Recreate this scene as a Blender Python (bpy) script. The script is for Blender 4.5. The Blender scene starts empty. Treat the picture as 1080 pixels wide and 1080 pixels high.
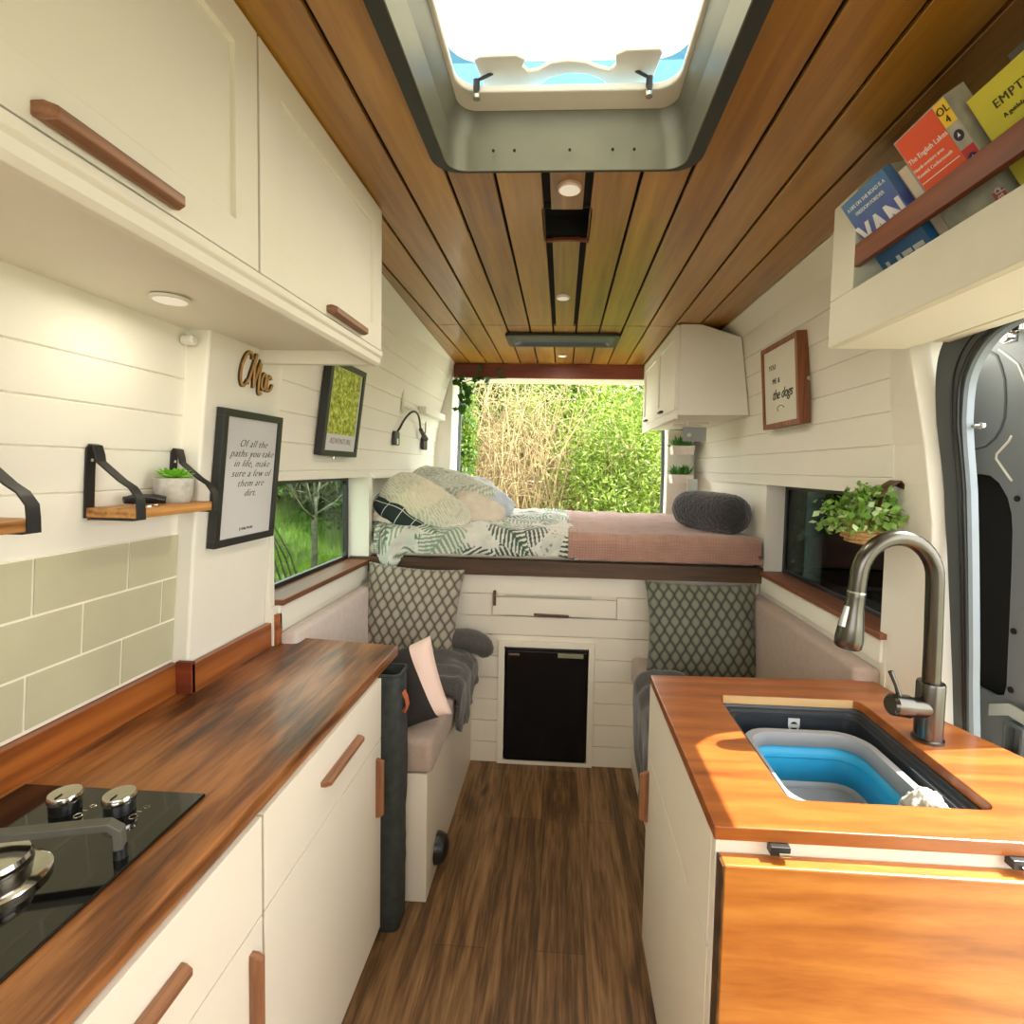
import bpy, bmesh, math, random
import numpy as np
from mathutils import Vector, Matrix
random.seed(7); rng = np.random.default_rng(11)
C = bpy.context.scene.collection
PI = math.pi

# ------------------------------------------------------------------ colours and materials
def lin(c):
    out = []
    for v in c:
        v = v / 255.0
        out.append(v / 12.92 if v <= 0.04045 else ((v + 0.055) / 1.055) ** 2.4)
    return tuple(out) + (1.0,)

def new_mat(name):
    m = bpy.data.materials.new(name); m.use_nodes = True
    nt = m.node_tree; p = nt.nodes['Principled BSDF']
    return m, nt, p

def tex_coord(nt, scale=(1, 1, 1), loc=(0, 0, 0), rot=(0, 0, 0)):
    tc = nt.nodes.new('ShaderNodeTexCoord'); mp = nt.nodes.new('ShaderNodeMapping')
    mp.inputs['Scale'].default_value = scale; mp.inputs['Location'].default_value = loc
    mp.inputs['Rotation'].default_value = rot
    nt.links.new(tc.outputs['Object'], mp.inputs['Vector'])
    return mp.outputs['Vector']

def noise(nt, vec, scale=5, detail=4, rough=.5, dist=0):
    n = nt.nodes.new('ShaderNodeTexNoise')
    n.inputs['Scale'].default_value = scale; n.inputs['Detail'].default_value = detail
    n.inputs['Roughness'].default_value = rough; n.inputs['Distortion'].default_value = dist
    nt.links.new(vec, n.inputs['Vector']); return n.outputs['Fac']

def ramp(nt, fac, stops):
    r = nt.nodes.new('ShaderNodeValToRGB'); e = r.color_ramp.elements
    while len(e) < len(stops): e.new(0.5)
    for i, (p, c) in enumerate(stops): e[i].position = p; e[i].color = c
    nt.links.new(fac, r.inputs['Fac']); return r.outputs['Color']

def mth(nt, op, a, b=None, c=None):
    n = nt.nodes.new('ShaderNodeMath'); n.operation = op
    for i, v in enumerate((a, b, c)):
        if v is None: continue
        if isinstance(v, (int, float)): n.inputs[i].default_value = v
        else: nt.links.new(v, n.inputs[i])
    return n.outputs[0]

def mixc(nt, fac, a, b, mode='MIX'):
    n = nt.nodes.new('ShaderNodeMix'); n.data_type = 'RGBA'; n.blend_type = mode
    for i, v in ((0, fac), (6, a), (7, b)):
        if isinstance(v, (int, float)): n.inputs[i].default_value = v
        elif isinstance(v, tuple): n.inputs[i].default_value = v
        else: nt.links.new(v, n.inputs[i])
    return n.outputs[2]

def bump(nt, p, h, strength=.2, dist=.002):
    b = nt.nodes.new('ShaderNodeBump'); b.inputs['Strength'].default_value = strength
    b.inputs['Distance'].default_value = dist
    nt.links.new(h, b.inputs['Height']); nt.links.new(b.outputs['Normal'], p.inputs['Normal'])

def plain(name, col, rough=.5, metal=0, var=.06, nscale=12, bmp=0, bscale=60, coat=0, sheen=0, spec=None):
    m, nt, p = new_mat(name)
    c = lin(col); v = tex_coord(nt)
    n = noise(nt, v, nscale, 3)
    lo = tuple(x * (1 - var) for x in c[:3]) + (1,); hi = tuple(min(1, x * (1 + var)) for x in c[:3]) + (1,)
    nt.links.new(ramp(nt, n, [(.3, lo), (.7, hi)]), p.inputs['Base Color'])
    p.inputs['Roughness'].default_value = rough; p.inputs['Metallic'].default_value = metal
    if coat: p.inputs['Coat Weight'].default_value = coat; p.inputs['Coat Roughness'].default_value = .08
    if sheen: p.inputs['Sheen Weight'].default_value = sheen
    if spec is not None: p.inputs['Specular IOR Level'].default_value = spec
    if bmp: bump(nt, p, noise(nt, v, bscale, 4), bmp)
    return m

def wood(name, dark, mid, light, axis='Y', rough=.4, fine=60, coarse=7, coat=0, along=.06, boards=None, contrast=1, spec=.5):
    """grain runs along axis; boards=(axis index, width, offset) gives each board its own tone"""
    m, nt, p = new_mat(name)
    def sc(s):
        k = [s, s, s]; k['XYZ'.index(axis)] = s * along; return tuple(k)
    vc = tex_coord(nt, sc(coarse)); vf = tex_coord(nt, sc(fine))
    nc = noise(nt, vc, 1.0, 5, .6, .8); nf = noise(nt, vf, 1.0, 4, .6, .3)
    f = mth(nt, 'MULTIPLY_ADD', nf, .42, mth(nt, 'MULTIPLY', nc, .62))
    # growth rings
    w = nt.nodes.new('ShaderNodeTexWave'); w.wave_type = 'RINGS'
    w.inputs['Scale'].default_value = .9; w.inputs['Distortion'].default_value = 5; w.inputs['Detail'].default_value = 3
    w.inputs['Detail Scale'].default_value = 1.4
    nt.links.new(tex_coord(nt, sc(coarse * .9), (.3, .2, .5)), w.inputs['Vector'])
    f = mth(nt, 'MULTIPLY_ADD', w.outputs['Fac'], .14, mth(nt, 'SUBTRACT', f, .07))
    if boards:
        ax, wd, off = boards
        tc = nt.nodes.new('ShaderNodeTexCoord'); sx = nt.nodes.new('ShaderNodeSeparateXYZ')
        nt.links.new(tc.outputs['Object'], sx.inputs[0])
        idx = mth(nt, 'FLOOR', mth(nt, 'DIVIDE', mth(nt, 'ADD', sx.outputs[ax], off), wd))
        wn = nt.nodes.new('ShaderNodeTexWhiteNoise'); wn.noise_dimensions = '1D'
        nt.links.new(idx, wn.inputs['W'])
        f = mth(nt, 'ADD', f, mth(nt, 'MULTIPLY_ADD', wn.outputs['Value'], .10, -.05))
    d = .5 - .2 / contrast; l = .5 + .2 / contrast
    nt.links.new(ramp(nt, f, [(d, lin(dark)), (.5, lin(mid)), (l, lin(light))]), p.inputs['Base Color'])
    p.inputs['Roughness'].default_value = rough
    p.inputs['Specular IOR Level'].default_value = spec
    if coat: p.inputs['Coat Weight'].default_value = coat; p.inputs['Coat Roughness'].default_value = .15
    bump(nt, p, nf, .12, .001)
    return m

M = {}
M['white'] = plain('white_paint', (232, 229, 216), .55, var=.015, nscale=5, bmp=.05, bscale=120)
M['white_wall'] = plain('white_wall_paint', (234, 231, 217), .6, var=.02, nscale=4, bmp=.05, bscale=90)
M['cream'] = plain('cream_cabinet', (230, 221, 203), .45, var=.012, nscale=3)
M['shelf_paint'] = plain('shelf_paint', (214, 211, 192), .5, var=.02)
M['groove'] = plain('groove_shadow', (150, 146, 130), .8)
M['black'] = plain('black_metal', (34, 34, 34), .42, var=.1)
M['black_plastic'] = plain('black_plastic', (24, 26, 27), .35, var=.05)
M['tray'] = plain('tray_plastic', (66, 74, 82), .35)
M['void'] = plain('black_backing', (12, 11, 10), .9)
M['chrome'] = plain('chrome', (215, 212, 204), .14, 1, var=.02)
M['steel'] = plain('brushed_gunmetal', (92, 88, 80), .27, 1, var=.06, nscale=30)
M['alu'] = plain('aluminium_trim', (188, 190, 184), .38, .75, var=.04)
M['glass_black'] = plain('black_glass', (12, 13, 12), .06, 0, var=.02, coat=.5)
M['fridge'] = plain('fridge_black', (6, 6, 7), .12, 0, var=.02, spec=.3)
M['seal'] = plain('dark_rubber_seal', (72, 78, 80), .5, var=.06)
M['door_metal'] = plain('door_metal', (122, 126, 130), .35, .3, var=.02)
M['pink_fabric'] = plain('seat_fabric', (168, 148, 134), .9, var=.06, nscale=60, bmp=.3, bscale=350, sheen=.2)
M['seat_light'] = plain('backrest_fabric_light', (205, 192, 182), .9, var=.05, nscale=40, bmp=.3, bscale=200, sheen=.2)
M['fleece'] = plain('charcoal_fleece', (48, 48, 52), .95, var=.35, nscale=140, bmp=.8, bscale=160, sheen=.4)
M['throw'] = plain('dark_throw', (74, 70, 68), .95, var=.25, nscale=90, bmp=.5, bscale=140, sheen=.3)
M['denim'] = plain('dark_denim', (50, 55, 52), .9, var=.3, nscale=40, bmp=.5, bscale=200)
M['leather'] = plain('tan_leather', (178, 92, 52), .55, var=.1)
M['linen'] = plain('cream_linen', (222, 212, 194), .9, var=.06, nscale=25, bmp=.25, bscale=200)
M['white_cloth'] = plain('white_cloth', (206, 214, 226), .9, var=.04, bmp=.2, bscale=150)
M['blush'] = plain('blush_cloth', (232, 204, 188), .9, var=.04, nscale=30, bmp=.3, bscale=220)
M['knit'] = plain('knit_cloth', (190, 182, 168), .95, var=.15, nscale=120, bmp=1, bscale=140)
M['grey_silicone'] = plain('grey_silicone', (150, 148, 146), .5, var=.03)
M['blue_silicone'] = plain('blue_silicone', (36, 158, 200), .5, var=.04)
M['composite'] = plain('sink_composite', (40, 45, 50), .42, var=.15, nscale=200, bmp=.1, bscale=300)
M['concrete'] = plain('pot_concrete', (186, 184, 174), .85, var=.18, nscale=60, bmp=.3, bscale=90)
M['succulent'] = plain('succulent_leaf', (112, 176, 44), .45, var=.2, nscale=30)
M['ivy'] = plain('ivy_leaf', (58, 96, 40), .5, var=.3, nscale=20)
M['basket_leaf'] = plain('basket_leaf', (124, 164, 66), .5, var=.4, nscale=25)
M['basket_leaf_pale'] = plain('pale_leaf', (168, 190, 130), .5, var=.25, nscale=25)
M['pot_white'] = plain('pot_white', (232, 224, 214), .5)
M['paper'] = plain('paper', (206, 206, 206), .7, var=.05, nscale=4)
M['sign_board'] = plain('sign_board', (216, 212, 192), .6, var=.03)
M['ink'] = plain('ink', (46, 46, 44), .7)
M['gasket'] = plain('vent_gasket', (44, 47, 46), .5)
M['tile_grout'] = plain('grout', (240, 234, 216), .8)
M['tile'] = plain('sage_tile', (188, 185, 154), .5, var=.06, nscale=6, spec=.3)
M['lamp_white'] = None
M['acrylic_grey'] = plain('white_plastic', (226, 225, 214), .4, var=.02)
M['vent_well'] = plain('roof_vent_well', (124, 124, 110), .42, .35, var=.08, nscale=8)
M['rail_wood'] = wood('rail_wood', (84, 44, 22), (120, 64, 34), (146, 84, 46), 'Y', .45)
M['handle_wood'] = wood('handle_wood', (98, 62, 38), (134, 90, 60), (158, 110, 76), 'Y', .45, fine=200, coarse=30)
M['handle_wood_v'] = wood('handle_wood_vertical', (104, 64, 38), (140, 92, 60), (162, 112, 76), 'Z', .45, fine=200, coarse=30)
M['ceiling'] = wood('ceiling_wood', (116, 70, 18), (162, 114, 34), (190, 142, 52), 'Y', .36, fine=45, coarse=5, boards=(0, .12, .064 + .12 * 20), contrast=.9, spec=.7, coat=.35)
M['worktop'] = wood('worktop_pine', (66, 36, 14), (124, 74, 34), (166, 108, 58), 'Y', .4, fine=80, coarse=10, along=.10, coat=.2, contrast=1.4)
M['worktop_right'] = wood('worktop_hardwood', (108, 54, 20), (148, 80, 32), (176, 106, 46), 'X', .3, fine=60, coarse=8, along=.12, coat=.3, contrast=.8)
M['leaf_wood'] = wood('table_leaf_wood', (136, 72, 24), (180, 106, 40), (206, 134, 58), 'X', .35, fine=50, coarse=8, along=.14, coat=.2, contrast=1.0)
M['upstand'] = wood('upstand_wood', (88, 42, 14), (144, 78, 30), (176, 104, 46), 'Y', .35, fine=55, coarse=8, coat=.2)
M['cut_wood'] = wood('cut_edge_wood', (176, 136, 84), (204, 164, 108), (220, 184, 130), 'X', .5)
M['bed_wood'] = wood('bed_edge_wood', (36, 24, 14), (72, 48, 26), (104, 72, 40), 'X', .45, fine=60, coarse=9)
M['beam'] = wood('beam_wood', (76, 28, 12), (112, 46, 22), (138, 62, 32), 'X', .5)
M['sill'] = wood('sill_wood', (84, 46, 26), (128, 76, 46), (150, 98, 64), 'Y', .5)
M['sill_dark'] = wood('dark_handle_wood', (54, 34, 24), (84, 54, 40), (104, 70, 52), 'X', .4)
M['shelf_oak'] = wood('shelf_oak', (110, 70, 30), (176, 122, 62), (204, 152, 88), 'Y', .45, fine=90, coarse=25, contrast=1.3)
M['frame_wood'] = wood('frame_wood', (84, 44, 20), (132, 76, 40), (160, 100, 56), 'Z', .5, fine=120, coarse=18)
M['basket'] = wood('basket_weave', (120, 88, 46), (176, 138, 84), (206, 172, 116), 'X', .8, fine=120, coarse=60)
M['letter_wood'] = wood('letter_ply', (120, 84, 40), (170, 130, 72), (200, 164, 104), 'Z', .6, fine=200, coarse=60)
M['bark'] = plain('bark', (96, 92, 80), .9, var=.3, nscale=20)
M['twig'] = plain('dry_twig', (158, 138, 98), .8, var=.35, nscale=3)
M['hedge_leaf'] = plain('willow_leaf', (112, 136, 40), .5, var=.4, nscale=1.6)
M['hedge_leaf_light'] = plain('willow_leaf_pale', (160, 178, 88), .45, var=.2, nscale=3)
M['hedge_dark'] = plain('dark_leaf', (52, 78, 28), .6, var=.45, nscale=2)
M['hedge_side'] = plain('side_leaf', (80, 112, 38), .6, var=.45, nscale=2)
M['grass'] = plain('grass_blade', (118, 146, 54), .7, var=.4, nscale=1.5)
M['ground_bare'] = plain('ground_gravel', (132, 132, 112), .95, var=.25, nscale=8, bmp=.6, bscale=30)
M['ground'] = plain('ground_soil_grass', (84, 104, 48), .95, var=.35, nscale=4, bmp=.6, bscale=12)

def emit_mat(name, col, s):
    m, nt, p = new_mat(name)
    p.inputs['Base Color'].default_value = lin(col); p.inputs['Emission Color'].default_value = lin(col)
    p.inputs['Emission Strength'].default_value = s
    return m
M['lamp_white'] = emit_mat('lamp_diffuser', (245, 240, 228), .15)

def floor_mat():
    m, nt, p = new_mat('vinyl_plank_floor')
    tc = nt.nodes.new('ShaderNodeTexCoord'); mp = nt.nodes.new('ShaderNodeMapping')
    mp.inputs['Rotation'].default_value = (0, 0, PI / 2); mp.inputs['Location'].default_value = (.2, .05, 0)
    nt.links.new(tc.outputs['Object'], mp.inputs['Vector'])
    b = nt.nodes.new('ShaderNodeTexBrick'); b.offset = .37
    b.inputs['Scale'].default_value = 1; b.inputs['Brick Width'].default_value = .9; b.inputs['Row Height'].default_value = .15
    b.inputs['Mortar Size'].default_value = .0007; b.inputs['Color1'].default_value = (.2, .2, .2, 1); b.inputs['Color2'].default_value = (.8, .8, .8, 1)
    b.inputs['Mortar'].default_value = (0, 0, 0, 1); b.inputs['Bias'].default_value = 0
    nt.links.new(mp.outputs['Vector'], b.inputs['Vector'])
    n1 = noise(nt, tex_coord(nt, (16, 1.2, 1)), 1, 6, .65, 1.2); n2 = noise(nt, tex_coord(nt, (90, 5, 1)), 1, 3, .6)
    f = mth(nt, 'MULTIPLY_ADD', n1, .6, mth(nt, 'MULTIPLY', n2, .38))
    f = mth(nt, 'ADD', f, mth(nt, 'MULTIPLY_ADD', b.outputs['Color'], .10, -.04))
    c = ramp(nt, f, [(.32, lin((48, 32, 18))), (.45, lin((94, 66, 38))), (.54, lin((130, 96, 60))), (.68, lin((166, 130, 88)))])
    kn = noise(nt, tex_coord(nt, (9, 3, 1), (3.1, 1.3, 0)), 1, 1, .3)
    c = mixc(nt, ramp(nt, kn, [(.70, (0, 0, 0, 1)), (.76, (1, 1, 1, 1))]), c, lin((40, 26, 16)))
    c = mixc(nt, b.outputs['Fac'], c, lin((52, 36, 22)))
    nt.links.new(c, p.inputs['Base Color'])
    p.inputs['Roughness'].default_value = .5
    bump(nt, p, n2, .15, .001)
    return m
M['floor'] = floor_mat()

def ogee_mat(name, base, line, hi):
    """cushion print: tall pointed cells with a pale heart; object coordinates X (width) and Z (height)"""
    m, nt, p = new_mat(name)
    tc = nt.nodes.new('ShaderNodeTexCoord'); s = nt.nodes.new('ShaderNodeSeparateXYZ')
    nt.links.new(tc.outputs['Object'], s.inputs[0])
    u = mth(nt, 'MULTIPLY', s.outputs[0], PI / .0215); v = mth(nt, 'MULTIPLY', s.outputs[2], PI / .037)
    w = mth(nt, 'MULTIPLY', mth(nt, 'COSINE', v), PI / 2 * .96)
    d1 = mth(nt, 'ABSOLUTE', mth(nt, 'SINE', mth(nt, 'MULTIPLY', mth(nt, 'SUBTRACT', u, w), .5)))
    d2 = mth(nt, 'ABSOLUTE', mth(nt, 'COSINE', mth(nt, 'MULTIPLY', mth(nt, 'ADD', u, w), .5)))
    a = mth(nt, 'MINIMUM', d1, d2)
    lw = ramp(nt, a, [(.08, (1, 1, 1, 1)), (.17, (0, 0, 0, 1))])
    ht = ramp(nt, a, [(.42, (0, 0, 0, 1)), (.70, (1, 1, 1, 1))])
    c = mixc(nt, ht, lin(base), lin(hi)); c = mixc(nt, lw, c, lin(line))
    nt.links.new(c, p.inputs['Base Color']); p.inputs['Roughness'].default_value = .75
    p.inputs['Sheen Weight'].default_value = .25
    bump(nt, p, noise(nt, tex_coord(nt), 260, 3), .2)
    return m
M['ogee'] = ogee_mat('ogee_print_light', (122, 114, 99), (40, 34, 28), (164, 155, 138))
M['ogee_dark'] = ogee_mat('ogee_print_green', (84, 86, 72), (22, 22, 19), (118, 120, 102))

def blanket_mat():
    m, nt, p = new_mat('pink_waffle_blanket')
    v = tex_coord(nt)
    s = nt.nodes.new('ShaderNodeSeparateXYZ'); nt.links.new(v, s.inputs[0])
    yz = mth(nt, 'SUBTRACT', s.outputs[1], s.outputs[2])
    a = mth(nt, 'SINE', mth(nt, 'MULTIPLY', mth(nt, 'ADD', s.outputs[0], yz), 250))
    b = mth(nt, 'SINE', mth(nt, 'MULTIPLY', mth(nt, 'SUBTRACT', s.outputs[0], yz), 250))
    w = mth(nt, 'MULTIPLY', a, b)
    f = mth(nt, 'MULTIPLY_ADD', w, .13, .5)
    n = noise(nt, v, 14, 3)
    f = mth(nt, 'ADD', f, mth(nt, 'MULTIPLY_ADD', n, .5, -.25))
    nt.links.new(ramp(nt, f, [(.2, lin((152, 112, 96))), (.8, lin((184, 144, 128)))]), p.inputs['Base Color'])
    p.inputs['Roughness'].default_value = .9; p.inputs['Sheen Weight'].default_value = .4
    bump(nt, p, w, .5, .003)
    return m
M['blanket'] = blanket_mat()

def attr_mat(name, rough=.85):
    m, nt, p = new_mat(name)
    a = nt.nodes.new('ShaderNodeAttribute'); a.attribute_name = 'Col'
    n = noise(nt, tex_coord(nt), 60, 3)
    nt.links.new(mixc(nt, .12, a.outputs['Color'], ramp(nt, n, [(.3, (.6, .6, .6, 1)), (.7, (1, 1, 1, 1))]), 'MULTIPLY'), p.inputs['Base Color'])
    p.inputs['Roughness'].default_value = rough; p.inputs['Sheen Weight'].default_value = .2
    bump(nt, p, noise(nt, tex_coord(nt), 220, 3), .2)
    return m
M['fern'] = attr_mat('fern_print_cotton')

def glass_mat(name, col, rough=0.0, trans=.85):
    m, nt, p = new_mat(name)
    t = nt.nodes.new('ShaderNodeBsdfTransparent'); t.inputs[0].default_value = lin(col)
    g = nt.nodes.new('ShaderNodeBsdfGlossy'); g.inputs['Roughness'].default_value = .02
    mx = nt.nodes.new('ShaderNodeMixShader'); mx.inputs[0].default_value = 1 - trans
    nt.links.new(t.outputs[0], mx.inputs[1]); nt.links.new(g.outputs[0], mx.inputs[2])
    nt.links.new(mx.outputs[0], nt.nodes['Material Output'].inputs['Surface'])
    return m
M['glass'] = glass_mat('window_glass', (205, 215, 205), trans=.94)
M['tint_glass'] = glass_mat('tinted_glass', (120, 132, 130), trans=.93)
M['sky_tint'] = glass_mat('sky_tint', (140, 186, 212), trans=.95)  # added tint that keeps the sky behind it blue

def dome_mat():
    m, nt, p = new_mat('translucent_dome')
    t = nt.nodes.new('ShaderNodeBsdfTranslucent'); t.inputs[0].default_value = lin((158, 152, 132))
    d = nt.nodes.new('ShaderNodeBsdfDiffuse'); d.inputs[0].default_value = lin((226, 222, 204))
    mx = nt.nodes.new('ShaderNodeMixShader'); mx.inputs[0].default_value = .4
    nt.links.new(t.outputs[0], mx.inputs[1]); nt.links.new(d.outputs[0], mx.inputs[2])
    nt.links.new(mx.outputs[0], nt.nodes['Material Output'].inputs['Surface'])
    return m
M['dome'] = dome_mat()

def leafy(mat, base, tr=.35):
    """leaves let some light through"""
    nt = mat.node_tree; p = nt.nodes['Principled BSDF']
    t = nt.nodes.new('ShaderNodeBsdfTranslucent'); mx = nt.nodes.new('ShaderNodeMixShader'); mx.inputs[0].default_value = tr
    l = p.inputs['Base Color'].links[0].from_socket
    nt.links.new(l, t.inputs[0]); nt.links.new(p.outputs[0], mx.inputs[1]); nt.links.new(t.outputs[0], mx.inputs[2])
    nt.links.new(mx.outputs[0], nt.nodes['Material Output'].inputs['Surface'])
for k in ('hedge_leaf', 'hedge_leaf_light', 'hedge_dark', 'hedge_side', 'grass', 'basket_leaf', 'ivy'): leafy(M[k], None)

# ------------------------------------------------------------------ geometry helpers
class MB:
    def __init__(s): s.v = []; s.f = []
    def add(s, vs, fs):
        o = len(s.v); s.v += [tuple(v) for v in vs]; s.f += [tuple(i + o for i in f) for f in fs]; return s
    def box(s, a, b):
        (x0, y0, z0), (x1, y1, z1) = a, b
        x0, x1 = min(x0, x1), max(x0, x1); y0, y1 = min(y0, y1), max(y0, y1); z0, z1 = min(z0, z1), max(z0, z1)
        v = [(x0, y0, z0), (x1, y0, z0), (x1, y1, z0), (x0, y1, z0), (x0, y0, z1), (x1, y0, z1), (x1, y1, z1), (x0, y1, z1)]
        return s.add(v, [(0, 3, 2, 1), (4, 5, 6, 7), (0, 1, 5, 4), (1, 2, 6, 5), (2, 3, 7, 6), (3, 0, 4, 7)])
    def hexa(s, v8):  # bottom 4 ccw, top 4 ccw
        return s.add(v8, [(0, 3, 2, 1), (4, 5, 6, 7), (0, 1, 5, 4), (1, 2, 6, 5), (2, 3, 7, 6), (3, 0, 4, 7)])
    def prism(s, poly, axis, a, b):
        """poly: 2D points; extruded along axis from a to b. axis X: (y,z), Y: (x,z), Z: (x,y)"""
        def P(p, t):
            return {'X': (t, p[0], p[1]), 'Y': (p[0], t, p[1]), 'Z': (p[0], p[1], t)}[axis]
        n = len(poly)
        vs = [P(p, a) for p in poly] + [P(p, b) for p in poly]
        fs = [tuple(range(n)), tuple(range(2 * n - 1, n - 1, -1))] + [(i, n + i, n + (i + 1) % n, (i + 1) % n) for i in range(n)]
        return s.add(vs, fs)
    def lathe(s, prof, c=(0, 0, 0), n=32, axis='Z', cap=True):
        vs = []; fs = []
        for r, h in prof:
            for i in range(n):
                a = 2 * PI * i / n; x, y = r * math.cos(a), r * math.sin(a)
                p = {'Z': (x, y, h), 'X': (h, x, y), 'Y': (x, h, y)}[axis]
                vs.append((p[0] + c[0], p[1] + c[1], p[2] + c[2]))
        for k in range(len(prof) - 1):
            for i in range(n):
                fs.append((k * n + i, k * n + (i + 1) % n, (k + 1) * n + (i + 1) % n, (k + 1) * n + i))
        if cap:
            fs.append(tuple(range(n - 1, -1, -1))); fs.append(tuple((len(prof) - 1) * n + i for i in range(n)))
        return s.add(vs, fs)
    def tube(s, pts, r, n=10, cap=True):
        pts = [Vector(p) for p in pts]; m = len(pts)
        rs = r if isinstance(r, (list, tuple)) else [r] * m
        vs = []; up = None
        for i, p in enumerate(pts):
            t = (pts[min(i + 1, m - 1)] - pts[max(i - 1, 0)]).normalized()
            if up is None:
                up = Vector((0, 0, 1)) if abs(t.z) < .9 else Vector((1, 0, 0))
            u = (up - t * up.dot(t)).normalized(); w = t.cross(u); up = u
            for k in range(n):
                a = 2 * PI * k / n; vs.append(p + (u * math.cos(a) + w * math.sin(a)) * rs[i])
        fs = [(i * n + k, i * n + (k + 1) % n, (i + 1) * n + (k + 1) % n, (i + 1) * n + k) for i in range(m - 1) for k in range(n)]
        if cap: fs += [tuple(range(n - 1, -1, -1)), tuple((m - 1) * n + k for k in range(n))]
        return s.add(vs, fs)
    def strap(s, pts, wdir, w, t):
        """flat bar along pts; wdir = direction of its width"""
        pts = [Vector(p) for p in pts]; wv = Vector(wdir).normalized() * w / 2; m = len(pts); vs = []
        for i, p in enumerate(pts):
            tg = (pts[min(i + 1, m - 1)] - pts[max(i - 1, 0)]).normalized(); nn = tg.cross(wv).normalized() * t / 2
            vs += [p + wv + nn, p - wv + nn, p - wv - nn, p + wv - nn]
        fs = [(i * 4 + k, i * 4 + (k + 1) % 4, (i + 1) * 4 + (k + 1) % 4, (i + 1) * 4 + k) for i in range(m - 1) for k in range(4)]
        fs += [(3, 2, 1, 0), tuple((m - 1) * 4 + k for k in range(4))]
        return s.add(vs, fs)
    def build(s, name, mat, parent=None, bevel=0, smooth=False, seg=2, origin=None, subsurf=0):
        me = bpy.data.meshes.new(name); me.from_pydata(s.v, [], s.f); me.update()
        bm = bmesh.new(); bm.from_mesh(me); bmesh.ops.recalc_face_normals(bm, faces=bm.faces); bm.to_mesh(me); bm.free()
        return link_mesh(name, me, mat, parent, bevel, smooth, seg, origin, subsurf)

def link_mesh(name, me, mat, parent=None, bevel=0, smooth=False, seg=2, origin=None, subsurf=0):
    if mat is not None: me.materials.append(mat)
    o = bpy.data.objects.new(name, me); C.objects.link(o)
    if origin is not None:                       # move origin without moving the shape
        me.transform(Matrix.Translation(-Vector(origin))); o.location = origin
    if parent is not None:
        o.parent = parent
        o.location = Vector(o.location) - Vector(WLOC.get(parent.name, (0, 0, 0)))
        WLOC[o.name] = Vector(WLOC.get(parent.name, (0, 0, 0))) + o.location
    else:
        WLOC[o.name] = Vector(o.location)
    if smooth:
        for p in me.polygons: p.use_smooth = True
        if smooth != 'all': me.set_sharp_from_angle(angle=math.radians(38))
    if bevel:
        b = o.modifiers.new('bevel', 'BEVEL'); b.width = bevel; b.segments = seg; b.limit_method = 'ANGLE'; b.angle_limit = math.radians(40)
    if subsurf:
        b = o.modifiers.new('sub', 'SUBSURF'); b.levels = subsurf; b.render_levels = subsurf
    return o
WLOC = {}

def thing(name, label, cat, loc=(0, 0, 0), group=None, rot=None):
    o = bpy.data.objects.new(name, None); C.objects.link(o); o.location = loc; o.empty_display_size = .05
    WLOC[o.name] = Vector(loc)
    o['label'] = label; o['category'] = cat
    if group: o['group'] = group
    if rot: o.rotation_euler = rot
    return o
def tag(o, label, cat, group=None, kind=None):
    o['label'] = label; o['category'] = cat
    if group: o['group'] = group
    if kind: o['kind'] = kind
    return o
def structure(o, label=None):
    o['kind'] = 'structure'
    if label: o['label'] = label
    return o

def plate(outer, holes, axis, a, b):
    """flat plate with holes, as an MB. 2D pts; axis as in prism"""
    bm = bmesh.new()
    def P(p, t): return {'X': (t, p[0], p[1]), 'Y': (p[0], t, p[1]), 'Z': (p[0], p[1], t)}[axis]
    loops = []
    es = []
    for loop in [outer] + holes:
        vs = [bm.verts.new(P(p, a)) for p in loop]; loops.append(vs)
        for i in range(len(vs)): es.append(bm.edges.new((vs[i], vs[(i + 1) % len(vs)])))
    r = bmesh.ops.triangle_fill(bm, edges=es, use_beauty=True, use_dissolve=False)
    faces = [g for g in r['geom'] if isinstance(g, bmesh.types.BMFace)]
    r2 = bmesh.ops.extrude_face_region(bm, geom=faces)
    d = {'X': Vector((b - a, 0, 0)), 'Y': Vector((0, b - a, 0)), 'Z': Vector((0, 0, b - a))}[axis]
    bmesh.ops.translate(bm, vec=d, verts=[g for g in r2['geom'] if isinstance(g, bmesh.types.BMVert)])
    bm.verts.index_update()
    mb = MB(); mb.v = [tuple(v.co) for v in bm.verts]; mb.f = [tuple(v.index for v in f.verts) for f in bm.faces]
    bm.free(); return mb

def rrect(x0, y0, x1, y1, r, n=6):
    pts = []
    for cx, cy, a0 in ((x1 - r, y1 - r, 0), (x0 + r, y1 - r, 90), (x0 + r, y0 + r, 180), (x1 - r, y0 + r, 270)):
        for i in range(n + 1):
            a = math.radians(a0 + 90 * i / n); pts.append((cx + r * math.cos(a), cy + r * math.sin(a)))
    return pts

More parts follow.
